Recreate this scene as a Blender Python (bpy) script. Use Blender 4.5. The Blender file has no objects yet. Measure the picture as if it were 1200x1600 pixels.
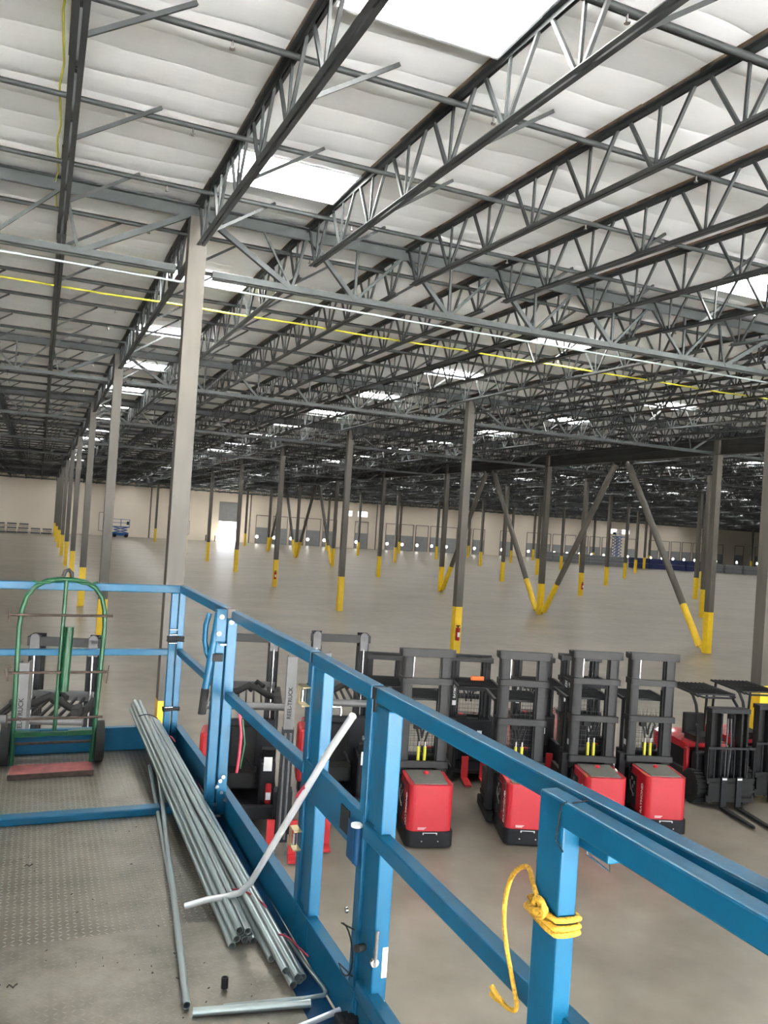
import bpy, math, random
from mathutils import Vector, Matrix
random.seed(7)
S = bpy.context.scene
C = S.collection
# ---------------------------------------------------------------- camera
cam = bpy.data.cameras.new('camera'); camo = bpy.data.objects.new('camera', cam); C.objects.link(camo)
cam.sensor_fit = 'VERTICAL'; cam.sensor_height = 36.0; cam.lens = 36.0 * 1277 / 1600
cam.clip_start = 0.05; cam.clip_end = 600
right = Vector((0.91925972, -0.38820599, 0.06525094)); down = Vector((0.06442725, -0.01515302, -0.99780735)); fwd = Vector((0.38834354, 0.92144804, 0.01108148))
M = Matrix((right, -down, -fwd)).transposed().to_4x4(); M.translation = Vector((0, 0, 5.2))
camo.matrix_world = M
S.camera = camo
# ---------------------------------------------------------------- world, exposure
W = bpy.data.worlds.new('sky'); S.world = W; W.use_nodes = True
bg = W.node_tree.nodes['Background']; bg.inputs[0].default_value = (0.86, 0.93, 1.0, 1); bg.inputs[1].default_value = 12.0
sun = bpy.data.lights.new('sun', 'SUN'); sun.energy = 430; sun.angle = math.radians(.6); sun.color = (1, .99, .97)
suno = bpy.data.objects.new('sun', sun); C.objects.link(suno); suno.rotation_euler = (math.radians(-28), math.radians(8), 0)
S.view_settings.view_transform = 'Standard'; S.view_settings.look = 'None'; S.view_settings.gamma = 1
S.view_settings.use_curve_mapping = False; S.view_settings.exposure = 0.0
SKYLIGHT_STRENGTH = 38.0
try:
    cy = S.cycles; cy.use_denoising = True; cy.max_bounces = 8; cy.diffuse_bounces = 5; cy.glossy_bounces = 3
    cy.sample_clamp_indirect = 0; cy.caustics_reflective = False; cy.caustics_refractive = False
except Exception: pass
def portal(loc, rot, sx, sy):
    l = bpy.data.lights.new('door_daylight', 'AREA'); l.shape = 'RECTANGLE'; l.size = sx; l.size_y = sy
    l.cycles.is_portal = True
    o = bpy.data.objects.new('door_daylight', l); C.objects.link(o); o.location = loc; o.rotation_euler = rot
# ---------------------------------------------------------------- materials
def new_mat(name):
    m = bpy.data.materials.new(name); m.use_nodes = True
    return m, m.node_tree.nodes, m.node_tree.links, m.node_tree.nodes['Principled BSDF']
def mat(name, col, rough=0.5, metal=0.0, var=0.12, scale=6.0, bump=0.0, bscale=40.0, spec=0.5, coat=0.0, stretch=(1,1,1)):
    m, N, L, B = new_mat(name)
    B.inputs['Roughness'].default_value = rough; B.inputs['Metallic'].default_value = metal
    B.inputs['Specular IOR Level'].default_value = spec; B.inputs['Coat Weight'].default_value = coat
    tc = N.new('ShaderNodeTexCoord'); mp = N.new('ShaderNodeMapping'); mp.inputs['Scale'].default_value = stretch
    L.new(tc.outputs['Object'], mp.inputs[0])
    nz = N.new('ShaderNodeTexNoise'); nz.inputs['Scale'].default_value = scale; nz.inputs['Detail'].default_value = 4
    L.new(mp.outputs[0], nz.inputs['Vector'])
    rp = N.new('ShaderNodeValToRGB')
    a = [max(0, c * (1 - var)) for c in col]; b = [min(1, c * (1 + var)) for c in col]
    rp.color_ramp.elements[0].position = .3; rp.color_ramp.elements[1].position = .7
    rp.color_ramp.elements[0].color = (*a, 1); rp.color_ramp.elements[1].color = (*b, 1)
    L.new(nz.outputs['Fac'], rp.inputs[0]); L.new(rp.outputs[0], B.inputs['Base Color'])
    if bump:
        n2 = N.new('ShaderNodeTexNoise'); n2.inputs['Scale'].default_value = bscale; L.new(mp.outputs[0], n2.inputs['Vector'])
        bp = N.new('ShaderNodeBump'); bp.inputs['Strength'].default_value = bump; bp.inputs['Distance'].default_value = .01
        L.new(n2.outputs['Fac'], bp.inputs['Height']); L.new(bp.outputs[0], B.inputs['Normal'])
    return m
def emis(name, col, s):
    m, N, L, B = new_mat(name)
    B.inputs['Base Color'].default_value = (*[c*.8 for c in col], 1); B.inputs['Emission Color'].default_value = (*col, 1); B.inputs['Emission Strength'].default_value = s
    return m
steel = mat('dark_painted_steel', (.034, .038, .039), .5, 0, .25, 3, spec=.3)
girder_m = mat('grey_green_girder_steel', (.052, .06, .061), .5, 0, .2, 3, spec=.3)
nailer_m = mat('weathered_wood_nailer', (.10, .066, .04), .8, 0, .92, 3.2, stretch=(1, 1, 1))
col_m = mat('pale_grey_column_paint', (.095, .088, .076), .45, 0, .16, 1.2, spec=.3, stretch=(3, 3, .5))
yellow = mat('yellow_safety_paint', (.78, .52, .02), .4, 0, .08, 4)
cable_y = mat('yellow_cable', (.55, .52, .04), .5, 0, .05, 4)
galv = mat('galvanised_conduit', (.36, .42, .42), .33, .7, .03, 3, stretch=(1, 1, 1))
galv_b = mat('bright_conduit', (.82, .84, .86), .3, .55, .05, 5)
blue = mat('blue_lift_paint', (.003, .086, .175), .36, 0, .08, 9, .03, 120, spec=.3)
blue_d = mat('deep_blue_paint', (.003, .045, .12), .45, 0, .15, 9, spec=.25)
green = mat('green_hand_truck_paint', (.004, .062, .022), .34, 0, .25, 9, spec=.35)
rust = mat('brown_rusty_steel', (.055, .036, .028), .8, .1, .3, 30)
redplate = mat('worn_red_plate', (.25, .07, .065), .6, 0, .35, 16)
red = mat('glossy_red_paint', (.50, .024, .035), .22, 0, .04, 3, spec=.6, coat=.5)
red2 = mat('red_fork_paint', (.42, .025, .03), .45, 0, .1, 6, spec=.3)
black = mat('black_rubber', (.008, .008, .008), .8, 0, .2, 14)
truck = mat('charcoal_truck_paint', (.012, .0125, .015), .5, 0, .12, 6, spec=.25)
mast_m = mat('dark_grey_mast_steel', (.026, .026, .027), .5, 0, .12, 7, spec=.3)
mast_l = mat('light_grey_mast_steel', (.11, .11, .113), .42, .1, .1, 7)
panel_m = mat('grey_battery_cover', (.12, .118, .105), .6, 0, .1, 14)
chrome = mat('bare_steel', (.7, .7, .7), .25, 1, .05, 10)
brass = mat('gold_zinc_latch', (.55, .45, .25), .35, .8, .15, 20)
far_blue = mat('bright_blue_machine_paint', (.01, .09, .30), .45, 0, .1, 6)
white = mat('white_label', (.8, .8, .8), .5, 0, .03, 10)
orange = mat('orange_plastic', (.85, .16, .02), .5, 0, .05, 10)
redmark = mat('red_tape', (.42, .03, .06), .5, 0, .2, 20)
rope_m = mat('yellow_rope', (.55, .31, .025), .6, 0, .3, 150, .5, 260)
wallm = mat('beige_wall_paint', (.80, .72, .62), .7, 0, .05, .15)
band_m = mat('grey_ledger_paint', (.30, .28, .26), .7, 0, .06, 1)
doorm = mat('grey_dock_door', (.30, .31, .32), .55, 0, .06, 1.5)
trackm = mat('brown_grey_track', (.14, .12, .11), .6, 0, .1, 2)
rack_m = mat('grey_stacked_rack_steel', (.17, .18, .20), .5, .2, .25, 2.5, stretch=(1, 1, 8))
navy = mat('navy_rack_steel', (.012, .022, .10), .5, 0, .25, 2.5, stretch=(1, 1, 8))
wood = mat('pale_timber', (.42, .36, .30), .8, 0, .3, 3)
debris_m = mat('dark_dirt', (.06, .05, .04), .8, 0, .5, 50)
sky_diff = emis('skylight_diffuser', (1.0, .985, .94), SKYLIGHT_STRENGTH)
lamp_m = emis('lamp_lens', (1, .98, .92), 14)
win_m = emis('daylit_glass', (1, 1, 1), 2.2)
concrete_out = mat('outdoor_concrete', (.55, .54, .52), .8, 0, .1, .5)
# polished concrete floor
floor_m, N, L, B = new_mat('polished_concrete')
tc = N.new('ShaderNodeTexCoord')
n1 = N.new('ShaderNodeTexNoise'); n1.inputs['Scale'].default_value = .16; n1.inputs['Detail'].default_value = 5
mp = N.new('ShaderNodeMapping'); mp.inputs['Scale'].default_value = (1, 2.2, 1); mp.inputs['Rotation'].default_value = (0, 0, -.25)
L.new(tc.outputs['Object'], mp.inputs[0]); L.new(mp.outputs[0], n1.inputs['Vector'])
n2 = N.new('ShaderNodeTexNoise'); n2.inputs['Scale'].default_value = 1.6; n2.inputs['Detail'].default_value = 8; L.new(tc.outputs['Object'], n2.inputs['Vector'])
mx = N.new('ShaderNodeMath'); mx.operation = 'MULTIPLY_ADD'; mx.inputs[1].default_value = .45; L.new(n2.outputs['Fac'], mx.inputs[0])
sc1 = N.new('ShaderNodeMath'); sc1.operation = 'MULTIPLY'; sc1.inputs[1].default_value = .6; L.new(n1.outputs['Fac'], sc1.inputs[0]); L.new(sc1.outputs[0], mx.inputs[2])
rp = N.new('ShaderNodeValToRGB'); rp.color_ramp.elements[0].position = .34; rp.color_ramp.elements[1].position = .68
rp.color_ramp.elements[0].color = (.125, .110, .088, 1); rp.color_ramp.elements[1].color = (.25, .223, .182, 1)
L.new(mx.outputs[0], rp.inputs[0]); L.new(rp.outputs[0], B.inputs['Base Color'])
B.inputs['Roughness'].default_value = .33; B.inputs['Specular IOR Level'].default_value = .65
# roof insulation facing: white, creased every 0.61 m
roof_m, N, L, B = new_mat('white_insulation_facing')
tc = N.new('ShaderNodeTexCoord'); sx = N.new('ShaderNodeSeparateXYZ'); L.new(tc.outputs['Object'], sx.inputs[0])
B.inputs['Base Color'].default_value = (.87, .90, .93, 1); B.inputs['Roughness'].default_value = .42
wn = N.new('ShaderNodeTexNoise'); wn.inputs['Scale'].default_value = .5; wn.inputs['Detail'].default_value = 2; L.new(tc.outputs['Object'], wn.inputs['Vector'])
ad = N.new('ShaderNodeMath'); ad.operation = 'MULTIPLY_ADD'; ad.inputs[1].default_value = .35; L.new(wn.outputs['Fac'], ad.inputs[0]); L.new(sx.outputs['Y'], ad.inputs[2])
ml = N.new('ShaderNodeMath'); ml.operation = 'MULTIPLY'; ml.inputs[1].default_value = math.pi / .61; L.new(ad.outputs[0], ml.inputs[0])
sn = N.new('ShaderNodeMath'); sn.operation = 'SINE'; L.new(ml.outputs[0], sn.inputs[0])
ab = N.new('ShaderNodeMath'); ab.operation = 'ABSOLUTE'; L.new(sn.outputs[0], ab.inputs[0])
pw = N.new('ShaderNodeMath'); pw.operation = 'POWER'; pw.inputs[1].default_value = .5; L.new(ab.outputs[0], pw.inputs[0])
fn = N.new('ShaderNodeTexNoise'); fn.inputs['Scale'].default_value = 2.2; fn.inputs['Detail'].default_value = 3; mpp = N.new('ShaderNodeMapping'); mpp.inputs['Scale'].default_value = (.5, 2, 1)
L.new(tc.outputs['Object'], mpp.inputs[0]); L.new(mpp.outputs[0], fn.inputs['Vector'])
sm = N.new('ShaderNodeMath'); sm.operation = 'MULTIPLY_ADD'; sm.inputs[1].default_value = .8; L.new(fn.outputs['Fac'], sm.inputs[0]); L.new(pw.outputs[0], sm.inputs[2])
bp = N.new('ShaderNodeBump'); bp.inputs['Strength'].default_value = .24; bp.inputs['Distance'].default_value = .06
L.new(sm.outputs[0], bp.inputs['Height']); L.new(bp.outputs[0], B.inputs['Normal'])
# diamond tread plate
def tread(name, c0, c1, strength, rough=.36):
    m, N, L, B = new_mat(name)
    tc = N.new('ShaderNodeTexCoord'); sp = N.new('ShaderNodeSeparateXYZ'); L.new(tc.outputs['Object'], sp.inputs[0])
    def mth(op, a, b=None, c=None):
        n = N.new('ShaderNodeMath'); n.operation = op
        for i, v in enumerate((a, b, c)):
            if v is None: continue
            if isinstance(v, (int, float)): n.inputs[i].default_value = v
            else: L.new(v, n.inputs[i])
        return n.outputs[0]
    p = .027
    u = mth('DIVIDE', sp.outputs['X'], p); v = mth('DIVIDE', sp.outputs['Y'], p)
    fu = mth('FLOOR', u); fv = mth('FLOOR', v)
    par = mth('MODULO', mth('ABSOLUTE', mth('ADD', fu, fv)), 2)
    lx = mth('SUBTRACT', mth('SUBTRACT', u, fu), .5); ly = mth('SUBTRACT', mth('SUBTRACT', v, fv), .5)
    a = mth('ADD', lx, ly); b = mth('SUBTRACT', lx, ly)
    q = mth('SUBTRACT', 1, par)
    e1 = mth('ADD', mth('MULTIPLY', a, q), mth('MULTIPLY', b, par)); e2 = mth('ADD', mth('MULTIPLY', b, q), mth('MULTIPLY', a, par))
    d = mth('ADD', mth('POWER', mth('DIVIDE', mth('ABSOLUTE', e1), .58), 2), mth('POWER', mth('DIVIDE', mth('ABSOLUTE', e2), .17), 2))
    h = mth('MAXIMUM', mth('SUBTRACT', 1, d), 0)
    bp = N.new('ShaderNodeBump'); bp.inputs['Strength'].default_value = strength; bp.inputs['Distance'].default_value = .004; L.new(h, bp.inputs['Height'])
    dn = N.new('ShaderNodeTexNoise'); dn.inputs['Scale'].default_value = 3.0; dn.inputs['Detail'].default_value = 3; L.new(tc.outputs['Object'], dn.inputs['Vector'])
    b2 = N.new('ShaderNodeBump'); b2.inputs['Strength'].default_value = .25; b2.inputs['Distance'].default_value = .05; L.new(dn.outputs['Fac'], b2.inputs['Height']); L.new(bp.outputs[0], b2.inputs['Normal'])
    L.new(b2.outputs[0], B.inputs['Normal'])
    nz = N.new('ShaderNodeTexNoise'); nz.inputs['Scale'].default_value = 5; nz.inputs['Detail'].default_value = 9; nz.inputs['Roughness'].default_value = .65; L.new(tc.outputs['Object'], nz.inputs['Vector'])
    rp = N.new('ShaderNodeValToRGB'); rp.color_ramp.elements[0].position = .3; rp.color_ramp.elements[1].position = .7
    rp.color_ramp.elements[0].color = (*c0, 1); rp.color_ramp.elements[1].color = (*c1, 1); L.new(nz.outputs['Fac'], rp.inputs[0])
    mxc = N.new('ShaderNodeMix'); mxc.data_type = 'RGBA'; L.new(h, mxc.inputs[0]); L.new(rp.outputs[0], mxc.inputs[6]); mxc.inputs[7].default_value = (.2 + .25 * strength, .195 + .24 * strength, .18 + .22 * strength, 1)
    L.new(mxc.outputs[2], B.inputs['Base Color'])
    B.inputs['Metallic'].default_value = .55; B.inputs['Roughness'].default_value = rough
    return m
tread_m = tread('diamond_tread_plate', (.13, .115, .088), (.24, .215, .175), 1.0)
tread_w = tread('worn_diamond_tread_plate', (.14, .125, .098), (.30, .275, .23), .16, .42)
# ---------------------------------------------------------------- mesh helpers
class MB:
    def __init__(s): s.v = []; s.f = []; s.sm = []
    def add(s, vs, fs, smooth=False):
        o = len(s.v); s.v += [tuple(v) for v in vs]; s.f += [tuple(i + o for i in f) for f in fs]; s.sm += [smooth] * len(fs); return s
    def box(s, x0, x1, y0, y1, z0, z1, T=None):
        vs = [Vector((x, y, z)) for z in (z0, z1) for y in (y0, y1) for x in (x0, x1)]
        if T is not None: vs = [T @ v for v in vs]
        return s.add(vs, [(0, 2, 3, 1), (4, 5, 7, 6), (0, 1, 5, 4), (2, 6, 7, 3), (0, 4, 6, 2), (1, 3, 7, 5)])
    def bar(s, p0, p1, w, h, up=(0, 0, 1)):
        p0 = Vector(p0); p1 = Vector(p1); d = (p1 - p0).normalized(); u = Vector(up)
        if abs(d.dot(u)) > .99: u = Vector((0, 1, 0))
        r = d.cross(u).normalized(); u = r.cross(d).normalized()
        vs = [p + r * a * w / 2 + u * b * h / 2 for p in (p0, p1) for a, b in ((-1, -1), (1, -1), (1, 1), (-1, 1))]
        return s.add(vs, [(0, 1, 2, 3), (7, 6, 5, 4), (0, 4, 5, 1), (1, 5, 6, 2), (2, 6, 7, 3), (3, 7, 4, 0)])
    def tube(s, pts, r, n=10, cap=True, r2=None):
        pts = [Vector(p) for p in pts]; m = len(pts); rings = []; ref = None
        for i, p in enumerate(pts):
            d = (pts[min(i + 1, m - 1)] - pts[max(i - 1, 0)]).normalized()
            if ref is None:
                ref = Vector((0, 0, 1)) if abs(d.z) < .9 else Vector((1, 0, 0))
            a = d.cross(ref).normalized(); b = a.cross(d).normalized(); ref = b
            rr = r if r2 is None else r + (r2 - r) * i / (m - 1)
            rings.append([p + (a * math.cos(2 * math.pi * k / n) + b * math.sin(2 * math.pi * k / n)) * rr for k in range(n)])
        vs = [v for rg in rings for v in rg]; fs = []
        for i in range(m - 1):
            for k in range(n):
                fs.append((i * n + k, i * n + (k + 1) % n, (i + 1) * n + (k + 1) % n, (i + 1) * n + k))
        s.add(vs, fs, True)
        if cap: s.add(rings[0], [tuple(range(n - 1, -1, -1))]); s.add(rings[-1], [tuple(range(n))])
        return s
    def pipe(s, p0, p1, r, t=.0025, n=14):     # hollow pipe with open ends
        s.tube([p0, p1], r, n, cap=False); s.tube([p1, p0], r - t, n, cap=False)
        p0 = Vector(p0); p1 = Vector(p1)
        d = (p1 - p0).normalized(); ref = Vector((0, 0, 1)) if abs(d.z) < .9 else Vector((1, 0, 0))
        a = d.cross(ref).normalized(); b = a.cross(d).normalized()
        for p in (p0, p1):
            vs = [p + (a * math.cos(2 * math.pi * k / n) + b * math.sin(2 * math.pi * k / n)) * q for q in (r, r - t) for k in range(n)]
            s.add(vs, [(k, (k + 1) % n, n + (k + 1) % n, n + k) for k in range(n)])
        return s
    def prism(s, poly, z0, z1, T=None, smooth=False):   # poly in xy
        n = len(poly); vs = [Vector((x, y, z)) for z in (z0, z1) for x, y in poly]
        if T is not None: vs = [T @ v for v in vs]
        s.add(vs, [(i, (i + 1) % n, n + (i + 1) % n, n + i) for i in range(n)], smooth)
        return s.add(vs, [tuple(range(n - 1, -1, -1)), tuple(range(n, 2 * n))])
    def mesh(s, name, m):
        me = bpy.data.meshes.new(name); me.from_pydata(s.v, [], s.f); me.polygons.foreach_set('use_smooth', s.sm)
        me.materials.append(m); me.update(); return me
    def build(s, name, m, parent=None, bevel=0, seg=2):
        o = bpy.data.objects.new(name, s.mesh(name, m)); C.objects.link(o)
        if parent: o.parent = parent
        if bevel:
            b = o.modifiers.new('bevel', 'BEVEL'); b.width = bevel; b.segments = seg; b.limit_method = 'ANGLE'; b.angle_limit = math.radians(50)
        return o
def tag(o, label, cat=None, group=None, kind=None):
    if label: o['label'] = label
    if cat: o['category'] = cat
    if group: o['group'] = group
    if kind: o['kind'] = kind
    return o
def thing(name, label, cat, loc=(0, 0, 0), rz=0, group=None):
    o = bpy.data.objects.new(name, None); C.objects.link(o); o.location = loc; o.rotation_euler = (0, 0, rz); o.empty_display_size = .1
    return tag(o, label, cat, group)
def copy_tree(o, parent=None, kids=None):
    c = o.copy(); C.objects.link(c); c.parent = parent
    for ch in (kids if kids is not None else o.children): copy_tree(ch, c)
    return c
def struct(name, mb, m, bevel=0):
    o = mb.build(name, m, None, bevel); o['kind'] = 'structure'; return o
def rrect(x0, x1, y0, y1, r, n=5):
    P = []
    for cx, cyy, a0 in ((x1 - r, y0 + r, -90), (x1 - r, y1 - r, 0), (x0 + r, y1 - r, 90), (x0 + r, y0 + r, 180)):
        for k in range(n + 1):
            a = math.radians(a0 + 90 * k / n); P.append((cx + r * math.cos(a), cyy + r * math.sin(a)))
    return P
def arc3(c, r, a0, a1, ax, ay, n=8):
    c = Vector(c); ax = Vector(ax); ay = Vector(ay)
    return [c + ax * r * math.cos(math.radians(a0 + (a1 - a0) * k / n)) + ay * r * math.sin(math.radians(a0 + (a1 - a0) * k / n)) for k in range(n + 1)]
def text(body, size, m, name, parent, T, extrude=.001):
    cu = bpy.data.curves.new(name, 'FONT'); cu.body = body; cu.size = size; cu.extrude = extrude; cu.align_x = 'CENTER'; cu.align_y = 'CENTER'; cu.offset = size * .02
    t = bpy.data.objects.new(name, cu); C.objects.link(t)
    me = bpy.data.meshes.new_from_object(t.evaluated_get(bpy.context.evaluated_depsgraph_get()))
    bpy.data.objects.remove(t); me.materials.clear(); me.materials.append(m)
    o = bpy.data.objects.new(name, me); C.objects.link(o); o.parent = parent; o.matrix_local = T; return o
ORD = ['first', 'second', 'third', 'fourth', 'fifth', 'sixth', 'seventh', 'eighth', 'ninth', 'tenth', 'eleventh', 'twelfth', 'thirteenth', 'fourteenth', 'fifteenth', 'sixteenth', 'seventeenth', 'eighteenth', 'nineteenth', 'twentieth']
def ordn(n):      # 0-based ordinal in words
    n += 1
    if n <= 20: return ORD[n - 1]
    tens = ['', '', 'twenty', 'thirty', 'forty', 'fifty', 'sixty', 'seventy', 'eighty'][n // 10]
    if n % 10 == 0: return tens[:-1] + 'ieth'
    return tens + '-' + ORD[n % 10 - 1]
# ---------------------------------------------------------------- building shell
XC = [-12.8, 2.2, 15.9, 29.25, 42.5, 55.1, 68.1, 81.2, 94.2, 107.2, 120.2, 133.2, 146.2]
YR = [-.9, 14.25, 29.4, 43.3, 57.1, 69.8, 82.7, 96.3, 109.6, 123.4, 137.0]
WX0, WX1, WY0, WY1 = -42.0, 190.0, -12.0, 137.0
RZ = [(-12, 9.5), (-.9, 9.78), (14.25, 10.38), (29.4, 10.52), (43.3, 10.40), (137, 8.88), (150, 8.7)]
def roof_z(y):
    for (a, za), (b, zb_) in zip(RZ, RZ[1:]):
        if y <= b: return za + (zb_ - za) * (y - a) / (b - a)
    return RZ[-1][1]
def roof_zc(y): return roof_z(y) + .04
m = MB(); m.box(WX0, WX1, WY0, WY1, -.3, 0); struct('floor', m, floor_m)
m = MB(); m.box(-150, 260, -120, WY0 - .2, -.4, -.02); struct('outdoor_ground_back', m, concrete_out)  # unseen outdoor ground slab, added to bounce daylight up through the back doors
m = MB(); m.box(-60, 240, WY1 + .35, WY1 + 60, -.4, -.02); struct('outdoor_ground_far', m, concrete_out)  # outdoor ground slab beyond the far doorway
# skylight layout
JX = [XC[i] + (XC[i + 1] - XC[i]) * k / 7 for i in range(len(XC) - 1) for k in range(7)]
sky_x = [(JX[7 + 5 * q] + .07, JX[8 + 5 * q] - .07, q) for q in range(14)] + [(-8.5, -6.6, -1)]  # last row lies out of view, kept for the light it gives
sky_y = [(-7.3, -6.05), (-.6, .65), (6.1, 7.45)] + [(11.4 + 6.7 * k, 12.65 + 6.7 * k) for k in range(19)]
def has_sky(ix, iy):
    x0, x1, i = sky_x[ix]; y0, y1 = sky_y[iy]
    if y1 > 135 or iy < 2: return False
    return x0 < 1.25 * y1 + 12 and (x0 > -.09 * y1 - 12)
xs = sorted(set([WX0, WX1] + [a for t in sky_x for a in t[:2]])); ys = sorted(set([WY0, WY1, -.9, 14.25, 29.4, 43.3] + [a for t in sky_y for a in t if a < 136]))
holes = {(round(sky_x[i][0], 3), round(sky_y[j][0], 3)) for i in range(len(sky_x)) for j in range(len(sky_y)) if has_sky(i, j)}
m = MB()
for i in range(len(xs) - 1):
    for j in range(len(ys) - 1):
        if (round(xs[i], 3), round(ys[j], 3)) in holes: continue
        x0, x1, y0, y1 = xs[i], xs[i + 1], ys[j], ys[j + 1]
        m.add([(x0, y0, roof_zc(y0)), (x1, y0, roof_zc(y0)), (x1, y1, roof_zc(y1)), (x0, y1, roof_zc(y1))], [(0, 3, 2, 1)])
cl = struct('ceiling', m, roof_m)
md = cl.modifiers.new('weld', 'WELD'); md.merge_threshold = .0005
md = cl.modifiers.new('thickness', 'SOLIDIFY'); md.thickness = .2; md.offset = -1
# walls (wall_far has the open drive-in door)
DX0, DX1, DZ = 27.9, 30.9, 3.4
m = MB(); m.box(WX0, DX0, WY1, WY1 + .3, 0, 11); m.box(DX1, WX1, WY1, WY1 + .3, 0, 11); m.box(DX0, DX1, WY1, WY1 + .3, DZ, 11)
struct('wall_far', m, wallm)
m = MB(); m.box(WX0 - .3, WX0, WY0, WY1, 0, 11); struct('wall_left', m, wallm)
m = MB(); m.box(WX1, WX1 + .3, WY0, WY1, 0, 11); struct('wall_right', m, wallm)
BD = [(-13, -8.2), (-5, 0.2), (2.2, 7.4), (9.4, 14.6), (17, 22), (26, 31)]
m = MB(); xx = WX0
for a, b in BD: m.box(xx, a, WY0 - .3, WY0, 0, 11); m.box(a, b, WY0 - .3, WY0, 6.6, 11); xx = b
m.box(xx, WX1, WY0 - .3, WY0, 0, 11); struct('wall_back', m, wallm)
for a, b in BD: portal(((a + b) / 2, WY0 - .15, 3.3), (math.radians(90), 0, 0), b - a, 6.6)
portal(((DX0 + DX1) / 2, WY1 + .15, DZ / 2), (math.radians(-90), 0, 0), DX1 - DX0, DZ)
m = MB(); m.box(WX0, WX1, WY1 - .12, WY1, 8.25, 8.45); struct('trim_3', m, band_m)
# skylights
k = 0; sk0 = None
near_names = {(0, 2): 'large skylight glowing white right overhead at the top of the view', (0, 3): 'bright skylight just in front of the pale near column', (1, 3): 'bright skylight high at the right edge of the view'}
for ix in range(len(sky_x)):
    for iy in range(len(sky_y)):
        if not has_sky(ix, iy): continue
        x0, x1, idx = sky_x[ix]; y0, y1 = sky_y[iy]
        if y1 < 6 and x0 > 30: continue
        zc = roof_zc((y0 + y1) / 2); w = x1 - x0
        if sk0 is None:
            o = thing('skylight', 'x', 'skylight')
            cb = MB()
            for a in ((-1, -.97, -1, 1), (.97, 1, -1, 1), (-.97, .97, -1, -.95), (-.97, .97, .95, 1)): cb.box(a[0], a[1], a[2], a[3], -.06, .17)
            cb.build('curb', roof_m, o)
            MB().box(-.97, .97, -.95, .95, .10, .14).build('diffuser', sky_diff, o); sk0 = o
        else: o = copy_tree(sk0)
        o.location = ((x0 + x1) / 2, (y0 + y1) / 2, zc); o.scale = (w / 2, (y1 - y0) / 2, 1)
        if idx >= 0 and iy >= 2:
            lab = near_names.get((idx, iy)) or f'white roof skylight, {ordn(iy - 2)} from the front in the {ordn(idx)} skylight row from the left'
        else: lab = f'white roof skylight left of the view, {ordn(iy - 2)} from the front'
        tag(o, lab, 'skylight', 'skylights in the roof')
# ---------------------------------------------------------------- columns
def make_col(tilt=0):
    o = thing('column', 'x', 'column')
    MB().box(-.15, .15, -.15, .15, 1.93, 10.7).build('shaft', col_m, o)
    tag(MB().box(-.153, .153, -.153, .153, 0, 1.93).build('painted_base', yellow, o), 'yellow painted base')
    return o
vis_col = []
for i, x in enumerate(XC):
    for j, y in enumerate(YR[1:10]):
        if x > 1.12 * y + 4 or x < -.05 * y: continue
        vis_col.append((i, j, x, y))
c0 = None
row_name = {1: "the pale near column's row", 2: 'the row behind the parked order pickers', 3: 'the row under the dark beam'}
for i, j, x, y in vis_col:
    if c0 is None: o = c0 = make_col()
    else: o = copy_tree(c0)
    zt = roof_z(y) - .22
    o.location = (x, y, 0)
    for ch in o.children:
        if ch.name.startswith('shaft'): ch.scale = (1, 1, 1); ch.location.z = zt - 10.7
    for ch in o.children:
        if ch.name.startswith('shaft'): ch.scale.z = (zt - 1.93) / (10.7 - 1.93); ch.location.z = 1.93 - 1.93 * ch.scale.z
    rn = row_name.get(i, f'the {ordn(i - 1)} row from the left')
    if (i, j) == (1, 0): lab = 'large pale grey square column with yellow base, nearest, behind the blue lift rail'
    elif (i, j) == (2, 0): lab = 'pale grey square column with yellow base at the right edge behind the forklifts'
    else: lab = f'grey square column with yellow base, {ordn(j)} one back in {rn}'
    tag(o, lab, 'column', 'square steel columns')
# small extinguisher/alarm boxes on columns
for (x, y, z, l) in [(15.85, 29.4, .84, 'red fire extinguisher strapped to the column behind the order pickers'), (15.85, 57.1, .8, 'small red fire extinguisher on the yellow base two columns further back'), (42.5, 57.1, .8, 'small red fire extinguisher on a yellow base right of the braces')]:
    t = thing('fire_extinguisher', l, 'fire extinguisher', (x, y - .25, z))
    mb = MB(); mb.tube([(0, 0, -.25), (0, 0, .2), (0, 0, .26)], .085, 12); mb.build('cylinder', red2, t)
    mb = MB(); mb.tube([(0, 0, .26), (0, 0, .34)], .03, 8); mb.box(-.08, .08, -.02, .02, .32, .36); mb.build('valve', black, t)
    tag(MB().box(-.05, .05, -.095, -.07, -.1, .08).build('sticker', white, t), 'white sticker')
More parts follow.
